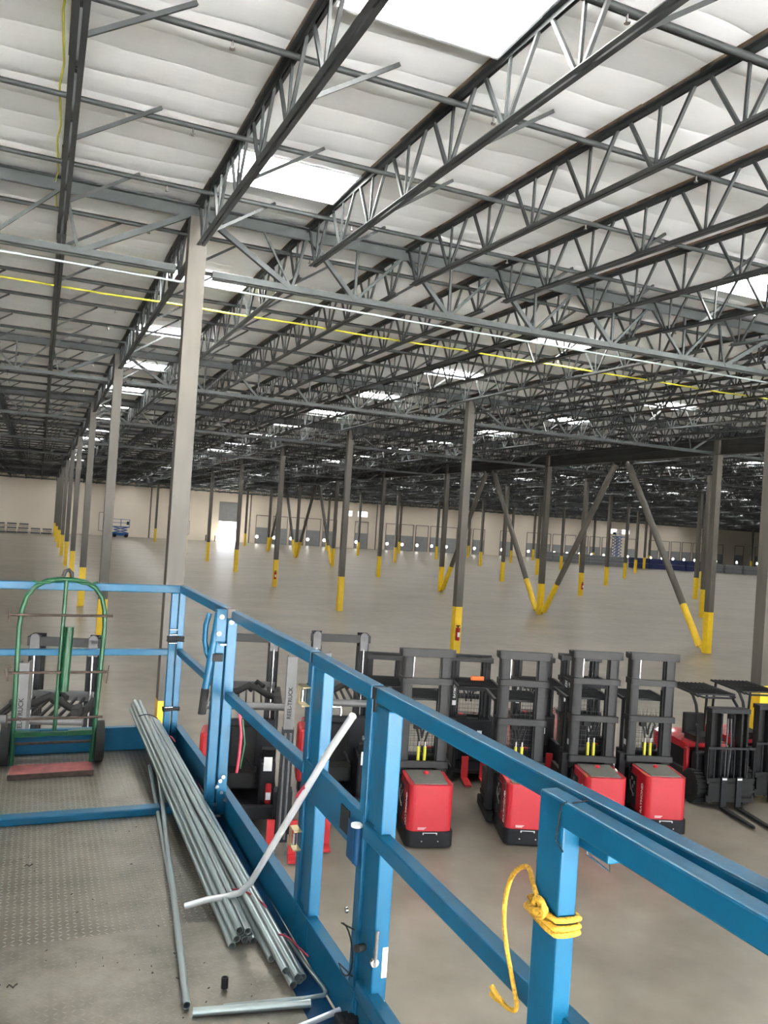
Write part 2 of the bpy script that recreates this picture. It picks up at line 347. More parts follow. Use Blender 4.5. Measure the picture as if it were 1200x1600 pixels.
# ---------------------------------------------------------------- joists
JD = .77
def joist_parts(L_, near):
    P = []
    mb = MB()
    for s in (-1, 1): mb.box(s * .012, s * .075, 0, L_, -.014, 0); mb.box(s * .012, s * .02, 0, L_, -.07, -.012)
    P.append(('top_chord', mb.mesh('top_chord', steel), None))
    mb = MB(); y = 0
    rnd = random.Random(3)
    while y < L_ - .01:
        dy = min(rnd.uniform(.6, 1.6), L_ - y); w = rnd.uniform(.065, .085); mb.box(-w, w, y, y + dy, .001, .05 + rnd.uniform(0, .012)); y += dy
    P.append(('wood_nailer', mb.mesh('wood_nailer', nailer_m), 'dark wooden nailer strip'))
    mb = MB()
    for s in (-1, 1): mb.box(s * .012, s * .070, .42, L_ - .42, -JD, -JD + .010); mb.box(s * .012, s * .019, .42, L_ - .42, -JD + .010, -JD + .06)
    P.append(('bottom_chord', mb.mesh('bottom_chord', steel), None))
    n = 12; p = L_ / n; bars = []
    for k in range(n):
        yb = p * (k + .5)
        bars.append(((0, yb - .06, -JD + .03), (0, p * k + .1, -.03), .038)); bars.append(((0, yb + .06, -JD + .03), (0, p * (k + 1) - .1, -.03), .038))
        bars.append(((0, yb, -JD + .03), (0, yb, -.03), .03))
    if near:
        for a, b, w in bars:
            mb = MB(); mb.bar(a, b, w, w, (1, 0, 0)); P.append(('web_bar', mb.mesh('web_bar', steel), None))
    else:
        mb = MB()
        for a, b, w in bars: mb.bar(a, b, w, w, (1, 0, 0))
        P.append(('web_bars', mb.mesh('web_bars', steel), None))
    for k in range(6):
        yb = L_ * (k + .5) / 6
        mb = MB(); mb.bar((.05, yb - .1, -JD + .02), (1.03, yb + .12, -.06), .045, .045); P.append(('brace', mb.mesh('brace', steel), None))
    return P
JP = {True: joist_parts(15.0, True), False: joist_parts(15.0, False)}
jl = []
for b in range(10):
    ya, yb = YR[b], min(YR[b + 1], 136.7)
    for i in range(len(XC) - 1):
        for k in range(7):
            x = XC[i] + (XC[i + 1] - XC[i]) * k / 7
            if x > 1.13 * yb + 3 or x < -.06 * yb - 3.0: continue
            jl.append((b, x, ya, yb, i * 7 + k - 7))
# joist order relative to the pale near column, per bay
protoJ = {}
bayname = ['nearest bay overhead', 'second roof bay', 'third roof bay', 'fourth roof bay', 'fifth roof bay', 'sixth roof bay', 'seventh roof bay', 'eighth roof bay', 'ninth roof bay', 'last roof bay']
rest = MB(); nj = 0
for b, x, ya, yb, k in jl:
    L_ = yb - ya; ang = math.atan2(roof_z(yb) - roof_z(ya), L_)
    if nj >= 300:
        z0 = roof_z(ya); z1 = roof_z(yb)
        rest.bar((x, ya, z0 - .03), (x, yb, z1 - .03), .1, .06); rest.bar((x, ya + .4, z0 - JD), (x, yb - .4, z1 - JD), .1, .05)
        for q in range(10):
            y0 = ya + L_ * q / 10; y1 = ya + L_ * (q + .5) / 10; y2 = ya + L_ * (q + 1) / 10; zz = lambda y: z0 + (z1 - z0) * (y - ya) / L_
            rest.bar((x, y0, zz(y0) - .03), (x, y1, zz(y1) - JD), .03, .03); rest.bar((x, y1, zz(y1) - JD), (x, y2, zz(y2) - .03), .03, .03)
        for q in range(5):
            y0 = ya + L_ * (q + .5) / 5; z = z0 + (z1 - z0) * (q + .5) / 5; rest.bar((x, y0, z - JD), (x + 1.03, y0 + .2, z - .06), .045, .045)
        continue
    near = b <= 1
    if near not in protoJ:
        o = thing('roof_joist', 'x', 'roof joist')
        for nm, me, lb in JP[near]:
            c = bpy.data.objects.new(nm, me); C.objects.link(c); c.parent = o
            if lb: c['label'] = lb
        protoJ[near] = o
    else: o = copy_tree(protoJ[near])
    o.location = (x, ya, roof_z(ya)); o.rotation_euler = (ang, 0, 0); o.scale = (1, L_ / 15.0, 1)
    if k == 0: side = 'over the pale column row'
    elif k > 0: side = f'{ordn(k - 1)} right of the pale column row'
    else: side = f'{ordn(-k - 1)} left of the pale column row'
    tag(o, f'dark roof joist, {side}, {bayname[b]}', 'roof joist', 'open-web roof joists'); nj += 1
tag(rest.build('distant_roof_joists', steel), 'farthest dark open-web joists under the roof near the far wall', 'roof joists', None, 'stuff')
# ---------------------------------------------------------------- girders
def girder_parts():
    Lg = 13.7; P = []; D = 1.18
    mb = MB()
    for s in (-1, 1): mb.box(0, Lg, s * .02, s * .13, -.02, 0); mb.box(0, Lg, s * .02, s * .035, -.2, -.02)
    P.append(('top_chord', mb))
    mb = MB()
    for s in (-1, 1): mb.box(.3, Lg - .3, s * .02, s * .12, -D, -D + .018); mb.box(.3, Lg - .3, s * .02, s * .035, -D + .018, -D + .13)
    P.append(('bottom_chord', mb))
    W = []
    j = [Lg * k / 7 for k in range(8)]; bn = [1.72] + [(j[k] + j[k + 1]) / 2 for k in range(1, 6)] + [Lg - 1.72]
    W += [((0.05, -.1), (1.72, -D + .06), .09), ((j[1], -.1), (1.72, -D + .06), .045), ((1.1, -.1), (1.72, -D + .06), .035)]
    for q in (1, 2, 3, 4, 5):
        W.append(((j[q], -.1), (bn[q], -D + .06), (.08 if q < 5 else .055))); W.append(((bn[q], -D + .06), (j[q + 1], -.1), .05)); W.append(((bn[q], -D + .06), (bn[q], -.1), .045))
    W += [((j[6], -.1), (bn[6], -D + .06), .045), ((bn[6], -D + .06), (Lg - .05, -.1), .09)]
    for a, c, w in W:
        mb = MB(); mb.bar((a[0], 0, a[1]), (c[0], 0, c[1]), w, w, (0, 1, 0)); P.append(('web_bar', mb))
    return P
GP = [(n, mb.mesh(n, girder_m)) for n, mb in girder_parts()]; g0 = None
for j in range(1, 10):
    y = YR[j]
    for i in range(len(XC) - 1):
        xa, xb = XC[i], XC[i + 1]
        if xa > 1.1 * y + 2 or xb < -.05 * y - 2: continue
        if g0 is None:
            o = g0 = thing('roof_girder', 'x', 'roof girder')
            for nm, me in GP: c = bpy.data.objects.new(nm, me); C.objects.link(c); c.parent = o
        else: o = copy_tree(g0)
        o.location = (xa, y, roof_z(y) - .012); o.scale = ((xb - xa) / 13.7, 1, 1)
        if i == 0: s_ = 'left of the pale column row'
        else: s_ = f'{ordn(i - 1)} span right of the pale column row'
        tag(o, f'grey truss girder, {s_}, {ordn(j - 1)} girder line', 'roof girder', 'truss girders between columns')
# ---------------------------------------------------------------- sprinkler lines, conduit, yellow lines
lines = [3.6, 5.95, 8.3, 10.65, 13.0]
y = 15.35
while y < 136.5: lines.append(y); y += 2.4
for q, y in enumerate(lines):
    x0 = -max(3, .06 * y) - 3; x1 = min(1.13 * y + 6, 186)
    z = roof_z(y) - .16
    t = thing('sprinkler_line', f'dark double sprinkler pipe crossing under the roof, {ordn(q)} line from the front', 'sprinkler pipe', (0, y, z), 0, 'pipes crossing under the roof')
    mb = MB(); mb.tube([(x0, 0, 0), (x1, 0, 0)], .036, 8); mb.build('pipe', steel, t)
    mb = MB(); mb.tube([(x0, .1, .05), (x1, .1, .05)], .028, 6); mb.build('bridging_bar', steel, t)
    if y < 45:
        xx = x0 + 1.4; n = 0
        while xx < x1 and n < 18:
            mb = MB(); mb.tube([(xx, 0, -.03), (xx, 0, -.10)], .012, 6); mb.tube([(xx, 0, -.10), (xx, 0, -.115)], .03, 8); mb.build('sprinkler_head', chrome, t); xx += 3.05; n += 1
o = MB().tube([(-4, 14.5, 9.12), (20, 14.5, 9.10)], .024, 8).build('conduit_run', galv); tag(o, 'shiny silver conduit running just below the first truss girder', 'conduit')
pts = [(-5 + k * 1.5, 19.2 + .02 * math.sin(k * 1.7), 9.86 - .03 * abs(math.sin(k * 1.3))) for k in range(30)]
o = MB().tube(pts, .024, 6).build('yellow_cable_run', cable_y); tag(o, 'long bright yellow pipe crossing under the roof behind the first girder', 'pipe')
pts = [(-.08 + .02 * math.sin(k * 2.1), 4 + k * .6, roof_z(4 + k * .6) - .06 - .05 * abs(math.sin(k * .9))) for k in range(20)]
o = MB().tube(pts, .012, 6).build('yellow_joist_cable', cable_y); tag(o, 'thin yellow cable strung along the joist at the top left', 'cable')
pts = [(2.5, 12.6, 10.75), (2.62, 12.5, 10.6), (2.6, 12.4, 10.35), (2.55, 12.3, 10.15)]
# ---------------------------------------------------------------- braced frame under the dark beam
mb = MB(); xb = 29.25; zb = lambda y: 10.55 - .003 * (y - 16)
def ibeam(mb, y0, y1, z0, z1):
    h = .78
    for a, b_ in ((-.19, .19),):
        for dz0, dz1 in ((-.035, 0), (-h, -h + .035)):
            mb.add([(xb + a, y0, z0 + dz0), (xb + b_, y0, z0 + dz0), (xb + b_, y1, z1 + dz0), (xb + a, y1, z1 + dz0), (xb + a, y0, z0 + dz1), (xb + b_, y0, z0 + dz1), (xb + b_, y1, z1 + dz1), (xb + a, y1, z1 + dz1)], [(0, 3, 2, 1), (4, 5, 6, 7), (0, 1, 5, 4), (1, 2, 6, 5), (2, 3, 7, 6), (3, 0, 4, 7)])
    a, b_ = -.012, .012
    mb.add([(xb + a, y0, z0 - h), (xb + b_, y0, z0 - h), (xb + b_, y1, z1 - h), (xb + a, y1, z1 - h), (xb + a, y0, z0), (xb + b_, y0, z0), (xb + b_, y1, z1), (xb + a, y1, z1)], [(0, 3, 2, 1), (4, 5, 6, 7), (0, 1, 5, 4), (1, 2, 6, 5), (2, 3, 7, 6), (3, 0, 4, 7)])
ibeam(mb, 14.4, 110, 10.14, 9.86)
dark_b = mat('near_black_beam_paint', (.022, .022, .021), .6, 0, .2, 2)
tag(mb.build('steel_beam', dark_b), 'long deep dark steel beam over the yellow-footed diagonal braces', 'beam')
braces = [(29.4, 36.0, 'rising from the nearest column foot on the right'), (43.3, 36.6, 'second column foot, leaning nearer'), (43.3, 50.3, 'second column foot, leaning away'), (57.1, 50.8, 'third column foot, leaning nearer'), (82.7, 89.2, 'distant, from the fifth column foot, leaning away'), (96.3, 89.8, 'distant, rising left from the shared V foot'), (96.3, 102.7, 'distant, rising right from the shared V foot'), (109.6, 103.3, 'farthest, at the end of the dark beam')]
for yb0, yt0, d in braces:
    s = 1 if yt0 > yb0 else -1
    p0 = Vector((xb, yb0 + s * .45, .25)); zt = 10.14 - .003 * (yt0 - 14) - .85; p1 = Vector((xb, yt0 - s * .2, zt))
    t = thing('diagonal_brace', f'round grey pipe brace with yellow foot, {d}', 'brace', p0, 0, 'round pipe braces under the dark beam')
    v = p1 - p0; f = 2.2 / v.length
    MB().tube([v * f, v], .165, 16).build('pipe', col_m, t)
    tag(MB().tube([(0, 0, 0), v * f], .168, 16).build('painted_foot', yellow, t), 'yellow painted foot')
    mb = MB(); mb.bar((0, -s * .32, -.22), v * .02, .04, .22, (1, 0, 0)); mb.build('gusset_plate', yellow, t)
    mb = MB(); mb.box(-.06, .06, v.y - .45, v.y + .45, v.z - .1, v.z + .08); mb.build('top_gusset', dark_b, t)
# ---------------------------------------------------------------- far wall: doors, tracks, lamps, windows
dn = 1
m = MB(); m.box(DX0 - .1, DX1 + .1, WY1 - .12, WY1 - .04, DZ + .05, 6.7)
for q in range(5): m.box(DX0 - .1, DX1 + .1, WY1 - .15, WY1 - .12, DZ + .1 + q * .66, DZ + .16 + q * .66)
for q in range(6): m.box(DX0 + q * .6 - .02, DX0 + q * .6 + .02, WY1 - .14, WY1 - .12, DZ + .05, 6.7)
struct('door_1', m, doorm)
d0 = None; l0 = None; t0_ = None; num = 2
for k in range(0, 42):
    if k % 10 in (5, 7): continue
    x = 34.3 + 3.015 * k
    if x > 160: break
    if d0 is None:
        mb = MB(); mb.box(0, 2.35, -.06, 0, 0, 2.75)
        for q in range(1, 5): mb.box(0, 2.35, -.075, -.06, .55 * q - .015, .55 * q + .015)
        for q in range(1, 4): mb.box(.59 * q - .02, .59 * q + .02, -.075, -.06, 0, 2.75)
        o = d0 = mb.build('door_2', doorm)
        mb = MB()
        for xx in (-.08, 2.43): mb.box(xx - .035, xx + .035, -.1, 0, 0, 4.8)
        mb.box(-.12, 2.47, -.12, 0, 4.75, 4.85); tr = t0_ = mb.build('dock_door_track', trackm)
        lt = l0 = thing('dock_light', 'x', 'dock light')
        mb = MB(); mb.tube([(0, 0, 0), (0, -.12, 0)], .2, 14, r2=.26); mb.build('housing', band_m, lt)
        mb = MB(); mb.tube([(0, -.121, 0), (0, -.16, 0)], .25, 14); mb.build('lens', lamp_m, lt)
        mb = MB(); mb.bar((0, 0, 0), (-.2, .45, 0), .04, .04); mb.build('arm', band_m, lt)
    else:
        o = d0.copy(); C.objects.link(o); tr = t0_.copy(); C.objects.link(tr); lt = copy_tree(l0)
    o.name = f'door_{num}'; num += 1
    o['kind'] = 'structure'; o.location = (x, WY1 - .01, 0)
    tr.location = (x, WY1 - .005, 0); tag(tr, f'dark dock door track frame on the far wall, {ordn(k)} bay from the bright doorway', 'door track', 'dock door tracks')
    lt.location = (x + .05, WY1 - .5, 1.14); tag(lt, f'glowing round dock light by the far wall, {ordn(k)} bay from the bright doorway', 'dock light', 'dock lights along the far wall')
num = 1
for x in (50.6, 53.6, 109.2, 112.4):
    m = MB()
    for a in (0, .95):
        for b in (0, .5): m.box(x - .9 + a, x - .9 + a + .88, WY1 - .05, WY1 - .01, 5.7 + b, 5.7 + b + .42)
    struct(f'window_{num}', m, win_m); num += 1
# vertical dark pipes on the far wall and post boxes
for (x, lab) in [(16.6, 'dark downpipe bending off the far wall above the distant blue lift'), (33.0, 'dark vertical pipe on the far wall right of the open doorway'), (56.2, 'dark vertical pipe on the far wall between the two dock door groups')]:
    mb = MB(); mb.tube([(x - 6, WY1 - .5, 8.3), (x - .2, WY1 - .5, 8.3)] + arc3((x - .2, WY1 - .5, 8.1), .2, 90, 0, (1, 0, 0), (0, 0, 1), 4) + [(x, WY1 - .5, 0)], .11, 8)
    tag(mb.build('wall_pipe', trackm), lab, 'pipe', 'dark pipes on the far wall')
for (x, z, h, lab) in [(22.6, 2.0, 2.2, 'small grey framed door panel on the far wall left of the pale column'), (9.3, 2.2, 3.0, 'white notice frame on the far wall behind the column row')]:
    mb = MB(); mb.box(x - .5, x + .5, WY1 - .06, WY1 - .01, z - h / 2, z + h / 2); o = mb.build('wall_panel', doorm); tag(o, lab, 'panel')
    mb = MB(); mb.box(x - .4, x + .4, WY1 - .08, WY1 - .06, z - h / 2 + .1, z + h / 2 - .1); mb.build('panel_face', wallm, o)
for (x, lab) in [(25.7, 'small dark bollard left of the bright doorway'), (27.2, 'small dark bollard beside the bright doorway')]:
    mb = MB(); mb.tube([(x, WY1 - 1, 0), (x, WY1 - 1, .95), (x, WY1 - 1, 1.0)], .12, 10); tag(mb.build('bollard', trackm), lab, 'bollard', 'dark bollards by the doorway')
# ---------------------------------------------------------------- distant stock and machines
def rack_stack(x, y, L_, n, h, mm, lab, rz, grp):
    t = thing('rack_bundle', lab, 'rack bundle', (x, y, 0), rz, grp)
    for k in range(n):
        z = k * h / n; mb = MB()
        for q in range(5): mb.box(0, L_, q * .26, q * .26 + .22, z + .05, z + h / n)
        mb.build('beam_layer', mm, t)
    mb = MB()
    for q in (.3, L_ - .5): mb.box(q, q + .12, -.02, 1.3, 0, .05)
    mb.build('timber_bearer', wood, t)
a = (81.5, 123.0); b = (93.0, 112.2)
L_ = 2.9
for k in range(5):
    x = a[0] + (b[0] - a[0]) * k / 5; y = a[1] + (b[1] - a[1]) * k / 5
    rack_stack(x, y, 3.0, 3, 1.7, rack_m, f'stacked grey steel rack beams on the floor, {ordn(k)} pile from the left', math.atan2(b[1] - a[1], b[0] - a[0]), 'grey rack beam piles')
a = (93.5, 112.0); b = (105.5, 107.6)
for k in range(4):
    x = a[0] + (b[0] - a[0]) * k / 4; y = a[1] + (b[1] - a[1]) * k / 4
    rack_stack(x, y, 3.1, 2, 1.75, navy, f'stacked navy blue rack beams on the floor, {ordn(k)} pile from the left', math.atan2(b[1] - a[1], b[0] - a[0]), 'navy rack beam piles')
a = (106.5, 108.2); b = (116, 104.8)
for k in range(3):
    x = a[0] + (b[0] - a[0]) * k / 3; y = a[1] + (b[1] - a[1]) * k / 3
    rack_stack(x, y, 3.0, 3, 1.5, rack_m, f'stacked grey steel rack beams right of the navy piles, {ordn(k)} from the left', math.atan2(b[1] - a[1], b[0] - a[0]), 'grey rack beam piles')
rnd = random.Random(11)
for k in range(9):
    x = -10.5 + k * 1.6; y = 131 + rnd.uniform(-.6, .6)
    t = thing('timber_pile', f'low pile of pale timber and boards by the far left wall, {ordn(k)} from the left', 'timber pile', (x, y, 0), rnd.uniform(-.1, .1), 'timber piles on the left')
    for q in range(5 if k < 6 else 3):
        mb = MB(); mb.box(0, 1.25, 0, 1.1, q * .3 + .02, q * .3 + .22, Matrix.Rotation(rnd.uniform(-.12, .12), 4, 'Z')); mb.build('board_layer', wood if q % 2 else mast_l, t)
def far_lift(x, y, h, lab, rz):
    t = thing('scissor_lift', lab, 'scissor lift', (x, y, 0), rz)
    MB().box(-1.2, 1.2, -.55, .55, .25, .75).build('chassis', far_blue, t, .03)
    for sx_ in (-.85, .85):
        for sy_ in (-.5, .5): MB().tube([(sx_, sy_ - .1, .28), (sx_, sy_ + .1, .28)], .28, 14).build('wheel', black, t)
    n = max(2, int((h - .9) / .55)); zz = .75; dz = (h - .9) / n; mb = MB()
    for k in range(n):
        for sy_ in (-.4, .4):
            mb.bar((-1, sy_, zz), (1, sy_, zz + dz), .08, .12); mb.bar((1, sy_ * .8, zz), (-1, sy_ * .8, zz + dz), .08, .12)
        zz += dz
    mb.build('scissor_stack', far_blue, t)
    MB().box(-1.3, 2.0, -.5, .5, h - .15, h).build('platform', far_blue, t)
    mb = MB()
    for z in (h + .55, h + 1.1):
        for yy in (-.5, .5): mb.bar((-1.3, yy, z), (2.0, yy, z), .05, .05)
        for xx in (-1.3, 2.0): mb.bar((xx, -.5, z), (xx, .5, z), .05, .05)
    for xx in (-1.3, 0, 2.0):
        for yy in (-.5, .5): mb.bar((xx, yy, h), (xx, yy, h + 1.1), .05, .05)
    mb.build('guard_rail', far_blue, t)
    MB().box(-1.2, -.9, -.3, .3, h + .3, h + .8).build('control_box', black, t)
far_lift(11.9, 133.5, 1.7, 'small blue scissor lift parked low by the far left wall', math.pi)
far_lift(105.6, 131, 5.2, 'distant blue scissor lift raised in front of the far dock doors', 0.3)
# ---------------------------------------------------------------- order pickers (local +Y: forks direction, origin at the rear edge)
R90 = math.radians(90)
def order_picker(label, loc, deg, top=3.05, gh=2.12):
    t = thing('order_picker', label, 'order picker', (loc[0], loc[1], 0), math.radians(deg))
    tag(MB().prism(rrect(-.39, .39, 0, .98, .10), .03, .27).build('bumper', truck, t, .012), 'charcoal lower bumper')
    hood = MB().prism(rrect(-.365, .365, .025, .86, .11, 7), .27, 1.0).build('hood', red, t, .03, 3)
    tag(MB().prism([(-.27, .10), (.27, .10), (.31, .82), (-.31, .82)], 1.0, 1.012).build('battery_cover', panel_m, hood, .004), 'grey cover panel')
    mb = MB(); mb.tube([(.02, .62, 1.01), (.02, .62, 1.045)], .045, 14); mb.tube([(.02, .62, 1.045), (.02, .62, 1.055)], .03, 14); mb.build('emergency_knob', red2, hood)
    mb = MB(); mb.box(-.12, .12, -.006, .03, .245, .262); mb.box(-.12, -.10, -.01, 0, .225, .25); mb.box(.10, .12, -.01, 0, .225, .25)
    mb.tube([(-.13, -.004, .12), (-.13, .01, .12)], .012, 8); mb.tube([(.14, -.004, .12), (.14, .01, .12)], .012, 8); mb.build('tow_plate', chrome, t)
    text('RAYMOND', .105, white, 'lettering', hood, Matrix.Translation((-.367, .24, .56)) @ Matrix.Rotation(-R90, 4, 'Z') @ Matrix.Rotation(R90, 4, 'X') @ Matrix.Rotation(R90, 4, 'Z'))
    mb = MB()
    for q in range(3): mb.box(-.20 + .0 * q, -.09 + .015 * q, .017, .024, .30 + .014 * q, .304 + .014 * q)
    mb.build('small_print', white, hood)
    mb = MB(); mb.box(-.372, -.30, .50, .86, .30, .86); mb.build('side_bay', black, t)
    mb = MB()
    for a, z in ((.56, .70), (.62, .62), (.70, .55), (.58, .48), (.68, .75)): mb.box(-.385, -.37, a, a + .05, z, z + .05)
    mb.tube([(-.38, .6, .5), (-.40, .7, .62), (-.38, .78, .72)], .012, 6); mb.build('connectors', mast_l, t)
    MB().box(-.38, .38, .86, 1.22, .05, .92).build('power_unit', truck, t, .01)
    # mast: three pairs of channels, cross bars facing the rear
    zt = top
    for s in (-1, 1):
        mb = MB(); mb.box(s * .26, s * .42, .93, .96, .9, zt - .03); mb.box(s * .38, s * .42, .93, 1.13, .9, zt - .03); mb.box(s * .26, s * .42, 1.10, 1.13, .9, zt - .03)
        mb.box(s * .235, s * .34, .99, 1.02, .6, zt - .10); mb.box(s * .31, s * .34, .99, 1.18, .6, zt - .10)
        mb.build('mast_channel', mast_m, t)
        mb = MB(); mb.tube([(s * .25, 1.07, .95), (s * .25, 1.07, zt - .7)], .026, 10); mb.build('lift_cylinder', truck, t)
        if s < 0: mb = MB(); mb.tube([(s * .235, .98, zt - .55), (s * .235, .98, zt - .1)], .014, 8); mb.build('cylinder_rod', chrome, t)
    fz = [zt - .13, zt - .60, .32 + .475 * zt, 1.03]
    for q, z in enumerate(fz):
        w = .47 if q == 0 else .445
        mb = MB(); mb.box(-w, w, .86, .93, z, z + (.14 if q == 0 else .11)); mb.box(-w, -w + .05, .86, 1.14, z, z + .11); mb.box(w - .05, w, .86, 1.14, z, z + .11)
        if q == 0: mb.box(-w, w, 1.10, 1.16, z + .02, z + .11)
        mb.build('cross_bar', mast_m, t, .006)
    mb = MB()
    for q in range(9): mb.box(-.24, .24, 1.19, 1.195, 1.15 + q * .085, 1.154 + q * .085)
    for q in range(8): mb.box(-.23 + q * .064, -.226 + q * .064, 1.19, 1.195, 1.13, 1.87)
    mb.build('mesh_guard', truck, t)
    for s in (-1, 1) if top > 2.6 else ():
        mb = MB(); mb.tube([(s * .055, 1.0, 1.12), (s * .055, 1.0, 1.36)], .027, 10); tag(mb.build('decal_sleeve', cable_y, t), 'yellow sleeve')
        mb = MB(); mb.tube([(s * .055, 1.0, 1.36), (s * .055, 1.0, 1.45)], .02, 8); mb.build('fitting', chrome, t)
    mb = MB()
    for s in (-1, 1): mb.tube([(s * .05, 1.02, 1.44), (s * .08, 1.0, 1.58), (s * .12, 1.0, 1.70), (s * .07, 1.03, 1.78), (s * .03, 1.05, 1.66), (0, 1.03, 1.50)], .018, 8)
    mb.box(-.16, -.05, .98, 1.08, 1.66, 1.80); mb.build('hydraulic_hoses', black, t)
    # operator platform, guard, forks
    mb = MB(); mb.box(-.45, .45, 1.22, 2.05, .20, .28); mb.build('platform_floor', truck, t, .01)
    mb = MB(); mb.box(-.44, .44, 1.22, 1.45, .28, 1.15); mb.box(-.44, -.36, 1.45, 2.0, .28, .72); mb.box(.36, .44, 1.45, 2.0, .28, .72); mb.build('console', truck, t, .02)
    mb = MB(); mb.box(-.30, .02, 1.45, 1.475, .55, .95); mb.build('storage_pocket', black, t, .01)
    MB().box(-.24, -.14, 1.475, 1.48, .80, .93).build('notice', white, t)
    mb = MB(); mb.box(.1, .32, 1.35, 1.5, 1.15, 1.24); mb.tube([(-.2, 1.36, 1.15), (-.2, 1.36, 1.3)], .03, 8); mb.build('controls', black, t)
    mb = MB(); mb.tube([(.21, 1.38, 1.24), (.21, 1.38, 1.26)], .05, 12); mb.build('red_button', red2, t)
    mb = MB()
    for s in (-1, 1):
        mb.bar((s * .42, 1.24, 1.1), (s * .42, 1.24, gh), .05, .06); mb.bar((s * .43, 1.2, gh), (s * .43, 2.12, gh), .05, .05)
    for q in range(8): mb.bar((-.43, 1.24 + q * .125, gh), (.43, 1.24 + q * .125, gh), .025, .035)
    mb.bar((-.45, 2.12, gh - .02), (.45, 2.12, gh - .02), .05, .07); mb.build('overhead_guard', truck, t)
    mb = MB()
    for q in range(8): mb.box(-.2, .3, 1.225, 1.23, 1.25 + q * .09, 1.255 + q * .09)
    for q in range(7): mb.box(-.2 + q * .083, -.196 + q * .083, 1.225, 1.23, 1.2, 1.95)
    mb.build('rear_screen', mast_l, t)
    for s in (-1, 1):
        mb = MB(); mb.box(s * .40, s * .52, .9, 1.9, .04, .22); mb.build('outrigger', black, t, .02)
        mb = MB(); mb.tube([(s * .42, 1.78, .085), (s * .50, 1.78, .085)], .085, 14); mb.build('load_wheel', mast_l, t)
        mb = MB(); mb.box(s * .12, s * .26, 2.05, 2.6, .10, .14); mb.box(s * .12, s * .26, 2.05, 2.10, .14, .55); mb.build('fork', red2, t, .006)
    for s, z, tx in ((-1, 1.9, 1),):
        o = text('RAYMOND', .075, white, 'mast_lettering', t, Matrix.Translation((.34, 1.20, 1.72)) @ Matrix.Rotation(math.pi, 4, 'Z') @ Matrix.Rotation(R90, 4, 'X') @ Matrix.Rotation(R90, 4, 'Z'))
    MB().box(.30, .40, 1.185, 1.192, 1.38, 1.48).build('round_decal', white, t)
    MB().box(-.425, -.42, 1.0, 1.09, 1.30, 1.40).build('side_label', white, t)
    MB().box(-.54, -.42, .95, 1.14, .25, 1.15).build('side_cover', truck, t, .01)
    return t
FR = 'order pickers parked with red hoods towards the lift'
order_picker('red order picker with tall dark mast, leftmost of the front four with red hoods', (6.10, 11.72), -14).__setitem__('group', FR)
order_picker('red order picker with tall dark mast, second from left of the front four', (7.75, 11.42), -20).__setitem__('group', FR)
order_picker('red order picker with tall dark mast, third from left, hood partly behind the blue rail', (9.35, 11.45), -19).__setitem__('group', FR)
order_picker('red order picker with tall dark mast, rightmost of the front four, beside the forklifts', (10.50, 11.25), -19).__setitem__('group', FR)
BR = 'order pickers in the rear row facing the lift'
ep = order_picker('dark rear-row order picker with grey console, between the two left red hoods', (9.12, 16.45), 161, 2.42, 1.95); ep['group'] = BR
order_picker('dark order picker in the rear row, behind the second front order picker', (10.70, 16.45), 161, 2.42, 1.95)['group'] = BR
order_picker('dark order picker in the rear row, behind the third front order picker', (11.97, 16.45), 161, 2.42, 1.95)['group'] = BR
order_picker('dark order picker in the rear row, behind and left of the leftmost red hood', (7.22, 16.75), 161, 2.42, 1.95)['group'] = BR
o = MB().prism(rrect(-.14, .14, -.05, .05, .03), 0, .075, Matrix.Translation((8.72, 15.05, 1.985)) @ Matrix.Rotation(-.3, 4, 'Z')).build('orange_case', orange, None, .012)
tag(o, 'small bright orange case lying on top of the rear order picker guard', 'case')
